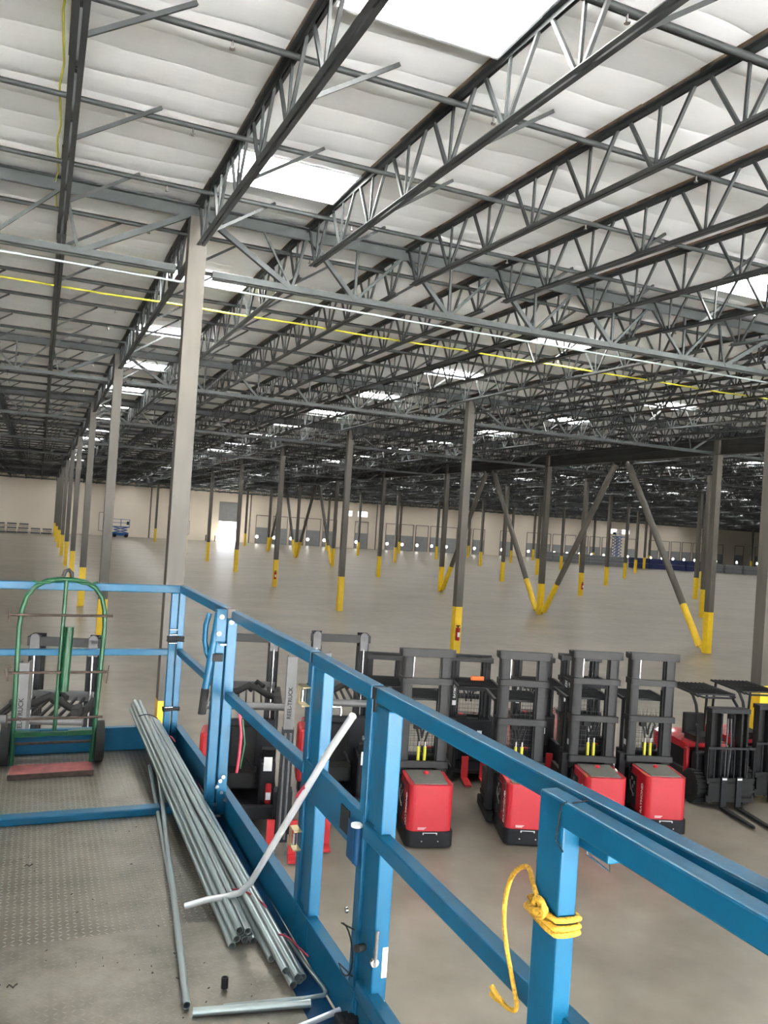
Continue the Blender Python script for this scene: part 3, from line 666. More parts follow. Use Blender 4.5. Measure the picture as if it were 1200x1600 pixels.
# ---------------------------------------------------------------- turret trucks (local +Y: towards the forks)
def turret_truck(label, mast_xy, deg, aux_x, top=3.05):
    a = math.radians(deg); f = Vector((-math.sin(a), math.cos(a)))
    org = Vector(mast_xy) - f * 1.2
    t = thing('turret_truck', label, 'turret truck', (org.x, org.y, 0), a, 'turret trucks parked left of the order pickers')
    MB().prism(rrect(-.55, .55, 0, 1.0, .12), .05, 1.15).build('hood', red, t, .03)
    MB().prism(rrect(-.58, .58, -.02, 1.05, .12), .02, .30).build('bumper', truck, t, .01)
    for s in (-1, 1):
        mb = MB(); mb.box(s * .34, s * .53, 1.08, 1.12, .1, top); mb.box(s * .49, s * .53, 1.12, 1.36, .1, top); mb.box(s * .36, s * .53, 1.33, 1.36, .1, top)
        mb.box(s * .345, s * .40, 1.14, 1.34, .1, top - .25); mb.build('mast_channel', truck, t)
        mb = MB(); mb.tube([(s * .44, 1.38, .3), (s * .44, 1.38, top - .28)], .022, 8); mb.build('lift_rod', chrome, t)
        mb = MB(); mb.box(s * .37, s * .51, 1.36, 1.40, top - .30, top - .04); mb.tube([(s * .44, 1.36, top - .04), (s * .44, 1.40, top - .04)], .07, 14); mb.build('chain_anchor', mast_l, t)
        if s > 0: tag(MB().box(s * .55, s * .72, 1.5, 2.1, .5, 1.45).build('side_shield', red2, t, .06), 'red rounded side shield')
        mb = MB(); mb.box(s * .40, s * .62, 1.0, 1.5, .03, .4); mb.build('leg_box', black, t, .02)
    for z, w in ((top - .02, .56), (top - .86, .50)):
        mb = MB(); mb.box(-w, w, 1.30, 1.38, z - .15 if z < top - .5 else z - .14, z); mb.build('cross_bar', mast_m if z > top - .5 else mast_l, t, .006)
    MB().box(-.6, .6, 1.45, 2.7, .22, .32).build('cabin_floor', truck, t, .02)
    mb = MB(); mb.box(-.55, .55, 1.42, 1.55, .32, 1.55); mb.build('cabin_back', truck, t, .02)
    mb = MB(); mb.prism(rrect(-.26, .26, 1.62, 2.1, .1), .55, .78); mb.prism(rrect(-.24, .24, 1.56, 1.72, .07), .78, 1.45); mb.build('seat', black, t, .05, 3)
    mb = MB(); mb.box(.05, .55, 2.15, 2.5, .32, 1.0) if False else mb.box(-.56, -.30, 1.9, 2.5, .32, 1.1); mb.build('console', truck, t, .04)
    MB().box(-.50, -.36, 2.50, 2.505, .95, 1.18).build('label_plate', white, t)
    mb = MB(); mb.bar((-.43, 2.3, 1.1), (-.43, 2.48, 1.32), .22, .06); mb.tube([(-.2, 2.2, .9), (-.1, 2.45, 1.1), (-.05, 2.6, 1.2)], .02, 6); mb.build('control_panel', black, t)
    e = MB(); e.tube([(-.46, 2.58, .45), (-.46, 2.58, .72), (-.46, 2.58, .76)], .05, 12); tag(e.build('extinguisher', red2, t), 'small red extinguisher')
    MB().box(-.50, -.42, 2.625, 2.635, .52, .64).build('extinguisher_label', white, t)
    mb = MB()
    for s in (-1, 1):
        mb.bar((s * .56, 1.5, .3), (s * .56, 1.5, 2.1), .06, .06); mb.bar((s * .56, 1.45, 2.1), (s * .56, 2.75, 2.1), .06, .06)
    for q in range(9): mb.bar((-.5 + q * .125, 1.45, 2.1), (-.5 + q * .125, 2.75, 2.1), .03, .04)
    mb.build('overhead_guard', truck, t)
    mb = MB(); mb.tube([(-.62, 2.78, 2.08), (.62, 2.78, 2.08)], .06, 14); mb.build('guard_front_tube', mast_l, t)
    mb = MB(); mb.tube([(.5, 2.3, 2.2), (.15, 2.35, 2.22), (-.05, 2.3, 2.32), (-.2, 2.35, 2.26), (-.35, 2.4, 2.18), (-.55, 2.4, 2.14)], .055, 8); mb.tube([(-.05, 2.2, 2.2), (-.18, 2.2, 2.36), (-.28, 2.3, 2.3)], .04, 8); mb.box(-.55, -.45, 2.5, 2.8, 2.1, 2.26); mb.build('hose_bundle', black, t)
    # auxiliary mast with its printed strip
    mb = MB(); ax = aux_x
    mb.box(ax - .055, ax + .055, 3.66, 3.68, 1.2, 3.05); mb.box(ax + .055, ax + .075, 3.50, 3.69, .05, 3.05); mb.box(ax - .075, ax - .055, 3.50, 3.69, .05, 3.07); mb.build('auxiliary_mast', mast_l, t)
    mb = MB(); mb.box(ax - .09, ax + .09, 3.52, 3.70, .25, 1.95); mb.build('auxiliary_carriage', truck, t)
    mb = MB(); mb.tube([(ax - .04, 3.71, .3), (ax - .04, 3.71, 1.9)], .018, 8); mb.tube([(ax + .04, 3.71, .3), (ax + .04, 3.71, 1.9)], .018, 8); mb.build('auxiliary_rod', mast_l, t)
    text('REEL-TRUCK', .085, black, 'strip_lettering', t, Matrix.Translation((ax, 3.683, 2.35)) @ Matrix.Rotation(math.pi, 4, 'Z') @ Matrix.Rotation(R90, 4, 'X') @ Matrix.Rotation(R90, 4, 'Z'))
    mb = MB(); mb.box(min(ax, -.45), max(ax, .45), 2.78, 2.9, .3, .5); mb.box(ax - .14, ax + .14, 3.25, 3.52, .3, .95); mb.bar((ax, 2.8, .45), (ax, 3.3, .45), .2, .3); mb.build('traverse_frame', truck, t, .01)
    for s in (-.17, .17):
        mb = MB(); mb.box(ax + s - .06, ax + s + .06, 3.70, 3.95, .03, .08); mb.box(ax + s - .06, ax + s + .06, 3.70, 3.74, .08, .6); tag(mb.build('fork', red2, t, .005), 'short red fork')
    return t
turret_truck('dark turret truck with tall narrow mast, seen behind the green hand truck', (.55, 14.0), 166, 0.0)
turret_truck('dark turret truck with black seat and red extinguisher, left of the folding rail post', (3.65, 14.5), 166, -.66)
turret_truck('dark turret truck with tall mast, right of the gold latch, behind the bent conduit', (5.38, 14.5), 166, .47)
# ---------------------------------------------------------------- sit-down forklifts
def forklift(label, loc, deg):
    t = thing('forklift', label, 'forklift', (loc[0], loc[1], 0), math.radians(deg), 'red sit-down forklifts')
    for s in (-1, 1):
        for y, r in ((0, .33), (-1.35, .25)):
            mb = MB(); mb.tube([(s * .40, y, r), (s * .60, y, r)], r * .93, 28)
            for q in range(22):
                an = 2 * math.pi * q / 22; c, s2 = math.cos(an), math.sin(an); p = Vector((s * .50, y + c * r * .96, r + s2 * r * .96))
                mb.bar(p + Vector((-.10, 0, 0)), p + Vector((.10, 0, 0)), .045, r * .08, (0, c, s2))
            w = mb.build('wheel', black, t)
            MB().tube([(s * .57, y, r), (s * .615, y, r)], r * .5, 16).build('rim', truck, w)
    mb = MB(); mb.prism([(-.50, -1.75), (-.3, -1.95), (.3, -1.95), (.50, -1.75), (.50, -1.1), (-.50, -1.1)], .22, 1.0); mb.build('counterweight', red, t, .05, 3)
    MB().box(-.52, .52, -1.5, .05, .22, .55).build('chassis', truck, t, .03)
    mb = MB(); mb.prism(rrect(-.46, .46, -1.4, -.42, .06), .55, .98); h = mb.build('hood', truck, t, .03)
    MB().prism(rrect(-.48, .48, -1.6, -.42, .08), .92, 1.06).build('hood_lid', red, h, .03, 3)
    tag(MB().box(-.485, -.475, -1.1, -.62, .96, .99).build('stripe_lettering', white, h), 'white lettering strip'); MB().box(-.49, -.478, -.55, -.47, .94, 1.02).build('square_decal', white, h)
    mb = MB()
    for s in (-1, 1): mb.box(s * .46, s * .53, -.42, -.28, .3, 1.0)
    mb.build('red_side_panel', red, t, .02)
    mb = MB(); mb.prism(rrect(-.24, .24, -1.0, -.5, .08), 1.06, 1.18); mb.build('seat', black, t, .04, 3)
    mb = MB(); mb.prism(rrect(-.23, .23, -1.1, -.97, .06), 1.12, 1.55, Matrix.Translation((0, 0, 0))); mb.build('backrest', black, t, .05, 3)
    mb = MB(); mb.box(-.5, .5, -.16, .04, .5, 1.0); mb.build('cowl', truck, t, .04)
    mb = MB(); c = Vector((-.05, -.25, 1.18)); U = Vector((1, 0, 0)); V = Vector((0, .85, .52)).normalized()
    mb.tube([c + U * .17 * math.cos(k * math.pi / 10) + V * .17 * math.sin(k * math.pi / 10) for k in range(21)], .014, 6); mb.tube([(-.05, -.08, .95), c], .03, 8); mb.bar(c - U * .16, c + U * .16, .025, .02); mb.build('steering_wheel', black, t)
    mb = MB()
    for s in (-1, 1):
        mb.tube([(s * .47, -.02, .9), (s * .47, -.04, 1.35), (s * .46, -.08, 1.65), (s * .45, -.18, 1.9), (s * .43, -.36, 2.06), (s * .42, -.5, 2.1)], .03, 8)
        mb.tube([(s * .44, -1.35, .95), (s * .44, -1.3, 1.7), (s * .43, -1.25, 2.1)], .028, 8)
        mb.tube([(s * .43, -1.45, 2.1), (s * .42, -.3, 2.09), (s * .40, -.2, 2.07)], .025, 8)
    for q in range(10): mb.bar((-.43 + q * .0955, -1.45, 2.11), (-.43 + q * .0955, -.25, 2.11), .018, .03)
    for q in (-1.45, -.85, -.25): mb.bar((-.43, q, 2.1), (.43, q, 2.1), .03, .025)
    mb.tube([(-.4, -.3, 2.08), (-.3, -.16, 2.06), (.3, -.16, 2.06), (.4, -.3, 2.08)], .022, 8); mb.build('overhead_guard', truck, t)
    for s in (-1, 1):
        mb = MB(); mb.tube([(s * .52, .02, 1.52), (s * .52, .09, 1.52)], .05, 12); mb.bar((s * .46, 0, 1.5), (s * .52, .02, 1.52), .02, .02); mb.build('headlight', black, t)
    for s in (-1, 1):
        mb = MB(); mb.box(s * .24, s * .40, .14, .18, .08, 1.92); mb.box(s * .36, s * .40, .14, .34, .08, 1.92); mb.box(s * .2, s * .33, .24, .27, .12, 1.86); mb.box(s * .2, s * .23, .24, .40, .12, 1.86); mb.build('mast_channel', black, t)
        MB().tube([(s * .16, .2, .2), (s * .16, .2, 1.8)], .03, 10).build('lift_cylinder', truck, t)
    MB().box(-.42, .42, .12, .36, 1.86, 1.95).build('mast_crosshead', truck, t, .01)
    mb = MB(); mb.tube([(-.03, .3, .6), (-.05, .32, 1.2), (-.02, .32, 1.75)], .015, 6); mb.tube([(.04, .3, .6), (.05, .32, 1.2), (.04, .32, 1.75)], .015, 6); mb.build('mast_chain', mast_l, t)
    mb = MB(); mb.box(-.5, .5, .42, .46, .16, .28); mb.box(-.5, .5, .42, .46, .52, .62); mb.box(-.46, .46, .43, .46, .24, .56); mb.build('carriage', black, t)
    mb = MB(); mb.box(-.5, .5, .41, .45, 1.18, 1.22)
    for q in range(8): mb.box(-.5 + q * .14, -.48 + q * .14, .42, .44, .6, 1.18)
    mb.build('load_backrest', truck, t)
    for s in (-.16, .16):
        mb = MB(); mb.box(s - .055, s + .055, .46, .50, .05, .66); mb.prism([(s - .055, .46), (s + .055, .46), (s + .045, 1.45), (s + .02, 1.52), (s - .02, 1.52), (s - .045, 1.45)], .04, .08); mb.build('fork', truck, t)
        MB().box(s - .05, s + .05, .45, .51, .60, .64).build('fork_hook', chrome, t)
    return t
forklift('red and black sit-down forklift with forks out, left of the two at the right edge', (12.88, 12.45), 166)
forklift('red and black sit-down forklift half cut off by the right edge, under the pale column', (14.25, 12.55), 166)
# ---------------------------------------------------------------- blue scissor lift we stand on
DZP = 3.58
lift = thing('scissor_lift', 'blue scissor lift platform with rails in the foreground, carrying conduit and hand truck', 'scissor lift', (0, 0, 0))
XL, XR, YB, YF = -.86, 1.0, -1.9, 5.62
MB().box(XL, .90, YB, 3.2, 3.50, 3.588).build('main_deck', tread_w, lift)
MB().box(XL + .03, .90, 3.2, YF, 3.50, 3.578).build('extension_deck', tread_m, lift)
MB().box(XL + .03, .82, 4.40, 4.475, 3.578, 3.617).build('cross_lip', blue, lift, .006)
mb = MB(); mb.box(.90, 1.0, YB, 4.3, 3.46, 3.583); mb.box(.90, .97, 4.3, YF, 3.46, 3.583); mb.box(XL - .05, XL + .03, YB, YF, 3.46, 3.583); mb.box(XL, .95, YF, YF + .05, 3.46, 3.583); mb.build('side_sill', blue_d, lift, .004)
def toe(name, p0, p1, z0, z1, th=.022):
    mb = MB(); p0 = Vector(p0); p1 = Vector(p1); zc = (z0 + z1) / 2
    mb.bar((p0.x, p0.y, zc), (p1.x, p1.y, zc), th, z1 - z0); d = (p1 - p0).normalized(); r = d.cross(Vector((0, 0, 1)))
    mb.bar((p0.x, p0.y, z1 - .004) , (p1.x, p1.y, z1 - .004), .045, .008); return mb.build(name, blue, lift, .003)
toe('toe_board', (.955, 5.62, 0), (1.0, 4.3, 0), DZP, 3.735); toe('toe_board', (1.0, 4.3, 0), (1.02, 2.36, 0), DZP, 3.735); toe('toe_board', (XL - .03, 5.62, 0), (.955, 5.62, 0), DZP, 3.735)
toe('toe_board', (XL - .03, YB, 0), (XL - .03, 5.62, 0), DZP, 3.735); toe('toe_board', (1.05, YB, 0), (1.05, 2.33, 0), DZP, 3.735)
def rail(name, p0, p1, w=.045, h=.05, m=blue, lab=None):
    o = MB().bar(p0, p1, w, h).build(name, m, lift, .005); tag(o, lab); return o
TR, MR = 4.655, 4.235
rail('top_rail', (.925, 5.58, TR), (.975, 4.27, TR)); rail('top_rail', (.975, 4.30, TR), (1.022, 3.01, TR)); rail('gate_top_rail', (1.022, 2.985, TR), (1.025, 2.39, TR)); rail('top_rail', (1.03, 2.36, TR), (1.07, .9, TR)); rail('top_rail', (1.07, .9, TR), (1.075, YB, TR))
rail('top_rail', (XL, 5.575, TR), (.935, 5.575, TR)); rail('top_rail', (XL, 5.575, TR), (XL, YB, TR)); rail('top_rail', (XL, YB, TR), (1.07, YB, TR))
rail('inner_top_rail', (.993, 1.37, TR), (.993, YB + .05, TR), .042, .052)
rail('mid_rail', (.93, 5.57, MR), (.975, 4.27, MR), .04, .04); rail('mid_rail', (.975, 4.25, MR), (1.015, 3.0, MR), .045, .045); rail('mid_rail', (1.015, 2.36, MR), (1.02, 1.37, MR), .045, .05); rail('mid_rail', (1.02, 1.37, MR), (1.03, YB, MR), .045, .05)
rail('mid_rail', (XL, 5.575, MR), (.86, 5.575, MR), .04, .04); rail('mid_rail', (XL, 5.575, MR), (XL, YB, MR), .04, .04)
tag(MB().box(1.0, 1.03, 2.38, 3.0, 4.14, 4.275).build('gate_mid_panel', blue, lift, .004), 'wide flat gate bar')
mb = MB(); mb.box(.996, 1.0, 2.49, 2.57, 4.165, 4.245); mb.build('gate_slot', black, lift)
mb = MB(); mb.box(.985, 1.0, 2.38, 2.47, 4.11, 4.235); mb.tube([(.99, 2.39, 4.12), (.99, 2.39, 4.235)], .014, 10); mb.build('gate_hinge_bracket', blue_d, lift, .003)
mb = MB(); mb.tube([(.985, 2.39, 4.235), (.985, 2.39, 4.24), (.985, 2.39, 4.243)], .019, 16); mb.build('gate_pin_head', white, lift)
rail('lower_rail', (1.01, 2.33, 3.76), (1.03, .5, 3.76), .045, .05)
def post(x, y, z0, z1, w=.045, d=.055, m=blue, lab=None):
    o = MB().box(x - w / 2, x + w / 2, y - d / 2, y + d / 2, z0, z1).build('post', m, lift, .005); tag(o, lab); return o
post(.872, 5.56, 3.6, 4.63, .045, .04); post(.925, 5.58, 3.6, 4.63, .042, .04)
post(.911, 4.26, 3.62, 4.68, .050, .05); post(.968, 4.25, 3.62, 4.64, .052, .05)
post(1.022, 3.00, 3.60, 4.64, .045, .05); post(1.024, 2.875, 3.60, 4.63, .045, .06)
MB().box(1.012, 1.03, 2.90, 2.98, 3.62, 4.62).build('post_web', blue, lift)
post(1.025, 2.40, 3.60, 4.64, .045, .05); post(1.03, 2.275, 3.60, 4.63, .05, .06)
MB().box(1.015, 1.032, 2.30, 2.38, 3.62, 4.62).build('post_web', blue, lift)
post(.993, 1.355, 3.50, 4.68, .042, .085, lab='post with the yellow rope tied on')
post(1.05, -.6, 3.6, 4.63); post(1.05, -1.88, 3.6, 4.63); post(XL, -1.88, 3.6, 4.63); post(XL, -.3, 3.6, 4.63); post(XL, 1.5, 3.6, 4.63); post(XL, 3.2, 3.6, 4.63); post(XL, 5.55, 3.6, 4.63)
for y0, y1, x in ((3.012, 2.985, 1.022), (2.388, 2.362, 1.027)): MB().box(x - .02, x + .02, y1, y0, 4.60, 4.676).build('gap_plug', black, lift)
# hardware
def latch(y, z, x=.985):
    mb = MB()
    for dz in (0, .07): mb.bar((x, y - .02, z + dz), (x, y + .045, z + dz), .03, .005)
    mb.bar((x - .012, y + .045, z), (x - .012, y + .045, z + .07), .005, .005); mb.bar((x - .012, y + .028, z), (x - .012, y + .028, z + .07), .004, .004); o = mb.build('gate_latch', brass, lift); tag(o, 'gold zinc latch')
    mb = MB(); mb.tube([(x - .008, y + .0, z + .015), (x - .008, y + .0, z + .06)], .008, 8); mb.build('latch_pin', chrome, o)
latch(3.0, 4.475); latch(2.99, 3.93)
mb = MB(); mb.tube([(1.03, 2.31, 4.50), (1.05, 2.31, 4.50)] + arc3((1.05, 2.31, 4.485), .015, 90, 0, (1, 0, 0), (0, 0, 1), 4) + [(1.065, 2.31, 4.10)] + arc3((1.05, 2.31, 4.08), .015, 0, -90, (1, 0, 0), (0, 0, 1), 4) + [(1.03, 2.33, 4.06)], .007, 8); tag(mb.build('grab_loop', black, lift), 'thin black grab loop with chrome ends')
mb = MB(); mb.tube([(1.04, 2.86, 4.50), (1.08, 2.85, 4.50), (1.08, 2.85, 4.47)], .005, 6); mb.tube([(1.04, 2.86, 4.16), (1.08, 2.85, 4.16), (1.08, 2.85, 4.19)], .005, 6); mb.build('grab_stub', chrome, lift)
mb = MB(); mb.tube([(.995, 2.30, 3.90), (.965, 2.28, 3.91)], .012, 10); mb.build('spring_pin', black, lift)
mb = MB(); mb.tube([(1.01, 2.24, 3.87), (1.01, 2.235, 3.98)], .006, 8); mb.tube([(1.01, 2.25, 3.88), (1.01, 2.238, 3.88)], .013, 12); mb.build('lock_bolt', chrome, lift)
mb = MB(); mb.tube([(1.02, 2.245, 3.76), (1.02, 2.238, 3.76), (1.02, 2.235, 3.76)], .015, 12); mb.tube([(.998, 2.40, 4.51), (.99, 2.40, 4.51)], .008, 8); mb.tube([(.967, 2.38, 3.98), (.96, 2.38, 3.98)], .01, 8); mb.build('bolt_head', chrome, lift)
mb = MB(); mb.box(1.035, 1.052, 2.243, 2.246, 3.83, 3.92); mb.box(1.035, 1.052, 2.243, 2.246, 3.68, 3.76); mb.build('edge_sticker', white, lift)
mb = MB(); mb.tube([(.99, 2.37, 3.92)] + arc3((.985, 2.43, 3.83), .075, 60, 300, (0, 1, 0), (0, 0, 1), 14) + [(.99, 2.36, 3.78)], .0025, 6); mb.build('safety_wire', black, lift)
mb = MB(); mb.box(.96, 1.04, 2.30, 2.42, 3.58, 3.64); mb.tube([(1.0, 2.36, 3.64), (1.0, 2.36, 3.655)], .02, 10); mb.box(.97, 1.03, 2.18, 2.30, 3.50, 3.62); tag(mb.build('hinge_block', truck, lift, .006), 'charcoal hinge block at the post foot')
mb = MB(); mb.tube([(1.0, 1.305, 4.12), (1.0, 1.305, 4.24)], .011, 10); mb.build('rail_lock_pin', blue_d, lift)
mb = MB(); mb.tube([(1.01, 1.298, 4.06), (1.01, 1.298, 4.235)], .006, 8); mb.build('rail_lock_rod', chrome, lift)
mb = MB(); mb.box(1.02, 1.06, 1.235, 1.335, 4.585, 4.63); w = mb.build('clip_box', blue, lift, .004)
mb = MB(); mb.tube([(1.03, 1.31, 4.59), (1.03, 1.31, 4.575), (1.03, 1.24, 4.57), (1.03, 1.245, 4.60)], .0018, 6); mb.build('clip_wire', chrome, w)
mb = MB(); mb.tube([(.98, 1.30, 4.682), (1.02, 1.305, 4.682)] , .0015, 6); mb.tube([(.969, 1.33, 4.60), (.969, 1.32, 4.67), (.975, 1.31, 4.682)], .0015, 6); mb.tube([(.969, 1.33, 4.60), (.972, 1.308, 4.585)], .0015, 6); mb.build('cable_tie', black, lift)
# folding handle at the extension post
mb = MB(); mb.tube([(.893, 4.24, 4.67), (.886, 4.24, 4.59), (.846, 4.22, 4.27)], .019, 12); h = mb.build('folding_handle', blue, lift)
mb = MB(); mb.tube([(.847, 4.22, 4.28), (.838, 4.22, 4.155), (.838, 4.22, 4.15)], .021, 12); tag(mb.build('grip', black, h), 'black rubber grip')
mb = MB(); mb.tube([(.855, 4.28, 4.66), (.84, 4.28, 4.60), (.838, 4.27, 4.52), (.85, 4.26, 4.46), (.868, 4.25, 4.42)], .014, 8); mb.build('curved_stay', blue, h)
mb = MB(); mb.box(.872, .925, 4.21, 4.222, 4.42, 4.46); mb.build('strap_clip', black, lift)
mb = MB(); mb.box(.88, .935, 4.215, 4.225, 4.52, 4.69); mb.build('hinge_plate', blue, lift, .01)
mb = MB()
for x, z in ((.905, 4.652), (.895, 4.565), (.957, 4.625)): mb.tube([(x, 4.21, z), (x, 4.2, z)], .011, 10)
mb.box(.908, .935, 4.20, 4.218, 4.505, 4.512); mb.build('hinge_bolts', chrome, lift)
MB().box(.935, .975, 4.21, 4.29, 4.645, 4.69).build('rubber_stop', trackm, lift)
mb = MB()
for z, x in ((3.80, .955), (3.77, .94), (3.74, .965), (3.82, .97), (3.68, .935), (3.70, .985)): mb.tube([(x, 4.22, z), (x, 4.21, z)], .01, 8)
mb.build('clevis_hardware', chrome, lift)
# corner ties
mb = MB()
for z in (4.31, 4.325, 4.335, 3.85, 3.862):
    mb.tube([(.845, 5.53, z), (.90, 5.53, z + .006), (.948, 5.55, z), (.948, 5.605, z), (.845, 5.585, z), (.845, 5.53, z)], .0065, 6)
tag(mb.build('corner_wire_tie', black, lift), 'black wire wrapped round the corner posts')
mb = MB()
for z in (4.39, 4.355, 4.30, 3.875): mb.tube([(.85, 5.525, z), (.90, 5.524, z)], .005, 6)
mb.build('corner_clamp', chrome, lift)
# scissor stack and chassis below
mb = MB(); z = .95; n = 5; dz = (3.42 - z) / n
for k in range(n):
    for xx in (XL + .15, .75):
        mb.bar((xx, -1.6, z + .05), (xx, 1.2, z + dz - .05), .06, .12); mb.bar((xx + .09, 1.2, z + .05), (xx + .09, -1.6, z + dz - .05), .06, .12)
    z += dz
mb.build('scissor_arms', blue_d, lift)
MB().box(XL + .1, .85, -1.85, 1.9, .30, .92).build('chassis', blue_d, lift, .04)
MB().box(XL + .1, .85, -1.85, 1.9, 3.38, 3.48).build('deck_frame', blue_d, lift)
for xx in (XL + .08, .87):
    for yy in (-1.35, 1.35):
        mb = MB(); mb.tube([(xx - .13, yy, .36), (xx + .13, yy, .36)], .36, 24); mb.build('wheel', black, lift)
# ---------------------------------------------------------------- green hand truck
ht = thing('hand_truck', 'green hand truck with worn red toe plate standing on the lift deck', 'hand truck', (.17, 5.33, DZP))
def lean(x, z, y=0): return (x + .012 * z, y + .035 * z, z)
pts = [lean(-.225, .02)] + [lean(-.225 - .02 * (z / .9), z) for z in (.3, .6, .85)] + [lean(-.235, .95), lean(-.215, 1.03), lean(-.17, 1.09), lean(-.11, 1.125), lean(-.04, 1.135), lean(.04, 1.135), lean(.11, 1.125), lean(.17, 1.09), lean(.215, 1.03), lean(.235, .95)] + [lean(.225 + .02 * (z / .9), z) for z in (.85, .6, .3)] + [lean(.225, .02)]
MB().tube(pts, .0145, 12).build('frame', green, ht)
MB().tube([lean(0, .22, -.005), lean(0, 1.13, -.005)], .0125, 10).build('centre_tube', green, ht)
MB().tube([lean(.035, .46, -.03), lean(.038, .85, -.03)], .026, 14).build('tube_holder', green, ht)
mb = MB(); mb.bar(lean(-.22, .20), lean(.22, .20), .03, .022); mb.prism([(-.22, 0), (-.22, .06), (-.08, .02), (-.08, 0)], .19, .22, Matrix.Translation((0, -.02, 0))); mb.prism([(.22, 0), (.08, 0), (.08, .02), (.22, .06)], .19, .22, Matrix.Translation((0, -.02, 0))); mb.build('axle_plate', green, ht)
for z, a, b in ((.92, -.305, .285), (.575, -.285, .285), (.30, -.27, .27)):
    mb = MB(); mb.tube([lean(a, z, -.03), lean(b, z, -.03)], .008, 8); r_ = mb.build('cross_rod', rust, ht)
    mb = MB(); p = lean(a, z, -.03); mb.tube([(p[0], p[1], p[2] + .03), (p[0] + .003, p[1] - .01, p[2] - .045)], .005, 6)
    if z < .6 and z > .4: q = lean(b, z, -.03); mb.tube([(q[0], q[1], q[2] + .04), (q[0] - .005, q[1], q[2] - .02), (q[0] - .01, q[1] - .01, q[2] - .07)], .0035, 6); mb.tube([(p[0] + .02, p[1], p[2] + .03), (p[0] - .005, p[1], p[2] + .05), (p[0] - .02, p[1], p[2] + .02), (p[0], p[1], p[2] - .04)], .003, 6)
    mb.build('rod_pin', rust, r_)
mb = MB(); mb.tube([lean(-.02, 1.155), lean(-.012, 1.185), lean(.01, 1.195), lean(.028, 1.175), lean(.03, 1.15)], .012, 8); mb.build('hook', mast_m, ht)
for x in (-.13, .12):
    mb = MB(); mb.tube([lean(x - .06, 1.125, -.012), lean(x - .03, 1.115, -.03), lean(x + .03, 1.115, -.03), lean(x + .06, 1.125, -.012)], .007, 6); mb.build('hand_loop', green, ht)
mb = MB(); mb.prism([(-.235, -.205), (.225, -.19), (.235, 0), (-.225, 0)], .008, .022); tp = mb.build('toe_plate', redplate, ht, .004); tag(tp, 'worn red toe plate')
mb = MB(); mb.prism([(-.24, -.215), (.23, -.20), (.23, -.19), (-.24, -.205)], 0, .028); mb.build('toe_edge', rust, tp)
for s in (-1, 1):
    mb = MB(); mb.tube([(s * .245, .075, .127), (s * .295, .075, .127)], .125, 26); w = mb.build('wheel', black, ht, .012)
    MB().tube([(s * .24, .075, .127), (s * .30, .075, .127)], .05, 14).build('hub', rust, w)
MB().tube([(-.24, .075, .127), (.24, .075, .127)], .009, 8).build('axle', rust, ht)
# ---------------------------------------------------------------- conduits on the deck
def conduit(p0, p1, r, lab, grp=None, m=galv):
    p0 = Vector(p0); p1 = Vector(p1)
    o = bpy.data.objects.new('conduit_pipe', MB().pipe((0, 0, 0), p1 - p0, r, max(.0016, r * .12)).mesh('conduit_pipe', m)); C.objects.link(o); o.location = p0
    return tag(o, lab, 'conduit', grp)
r = .0135
b1 = [(-4, 0), (-2, 0), (0, 0), (2, 0), (-3, 1), (-1, 1), (1, 1), (-2, 2), (0, 2)]; G1 = 'conduits in the left bundle'
k = 0
for dx, row in b1:
    n0 = (.815 + dx * r * 1.03, 2.97 + .03 * ((k * 7) % 4) * .5, DZP + .006 + r + row * r * 1.74)
    f0 = (.745 + dx * r * 1.03, 5.98 + .02 * ((k * 5) % 3), 3.762 + row * r * 1.72)
    pos = {0: 'bottom layer', 1: 'middle layer', 2: 'top layer'}[row]
    idx = [d for d, rr in b1 if rr == row].index(dx)
    conduit(n0, f0, r, f'grey galvanised conduit in the left tied bundle, {pos}, {ordn(idx)} from the left', G1); k += 1
b2 = [(-3, 0), (-1, 0), (1, 0), (-2, 1), (0, 1), (2, 0.1)]; G2 = 'conduits in the right bundle'
for q, (dx, row) in enumerate(b2):
    sh = [.18, 0, .02, .05, .0, .03][q]
    n0 = (.915 + dx * r * 1.05, 2.66 + sh, DZP + .010 + r + row * r * 1.74)
    f0 = (.80 + dx * r * 1.05, 5.60 + .015 * (q % 3) , 3.755 + row * r * 1.7)
    conduit(n0, f0, r, f'grey galvanised conduit in the right tied bundle by the toe board, {ordn(q)} from the left', G2)
conduit((.945, 3.25, DZP + .016), (.905, 5.52, DZP + .05), .011, 'single thin conduit tucked along the toe board right of the bundles')
conduit((.540, 2.645, DZP + .024), (.752, 4.95, DZP + .052), .0125, 'loose long conduit with its open end near the camera, left of the bundles')
conduit((.612, 3.40, DZP + .013), (.732, 5.20, DZP + .013), .011, 'loose thin conduit lying furthest left, crossing under the long one')
conduit((.552, 2.605, DZP + .023), (.925, 2.545, DZP + .023), .0135, 'short thick conduit lying crosswise at the bottom of the view')
# bent conduits
pts = [(.640, 3.30, DZP + .03), (.72, 3.27, DZP + .06), (.79, 3.215, DZP + .09), (.825, 3.16, DZP + .125), (.845, 3.09, DZP + .19), (.872, 2.90, DZP + .415), (.925, 2.52, 4.44), (.945, 2.385, 4.585)]
mb = MB(); mb.tube(pts, .0125, 12); o = mb.build('bent_conduit', galv_b); tag(o, 'bright bent conduit leaning up from the bundle towards the gate', 'conduit')
mb = MB(); v = Vector((.925 - .945, 2.52 - 2.385, 4.44 - 4.585)); mb.tube([(.897, 2.72, 4.225), (.905, 2.66, 4.28)], .0132, 12); tag(mb.build('red_print', redmark, o), 'red printed band')
pts = [(.655, 2.625, DZP + .013), (.93, 2.585, DZP + .017)] + [(.985, 2.583, DZP + .018), (.998, 2.60, DZP + .018), (.998, 2.63, DZP + .018)] + [(.985, 2.80, DZP + .012), (.972, 3.02, DZP + .008)]
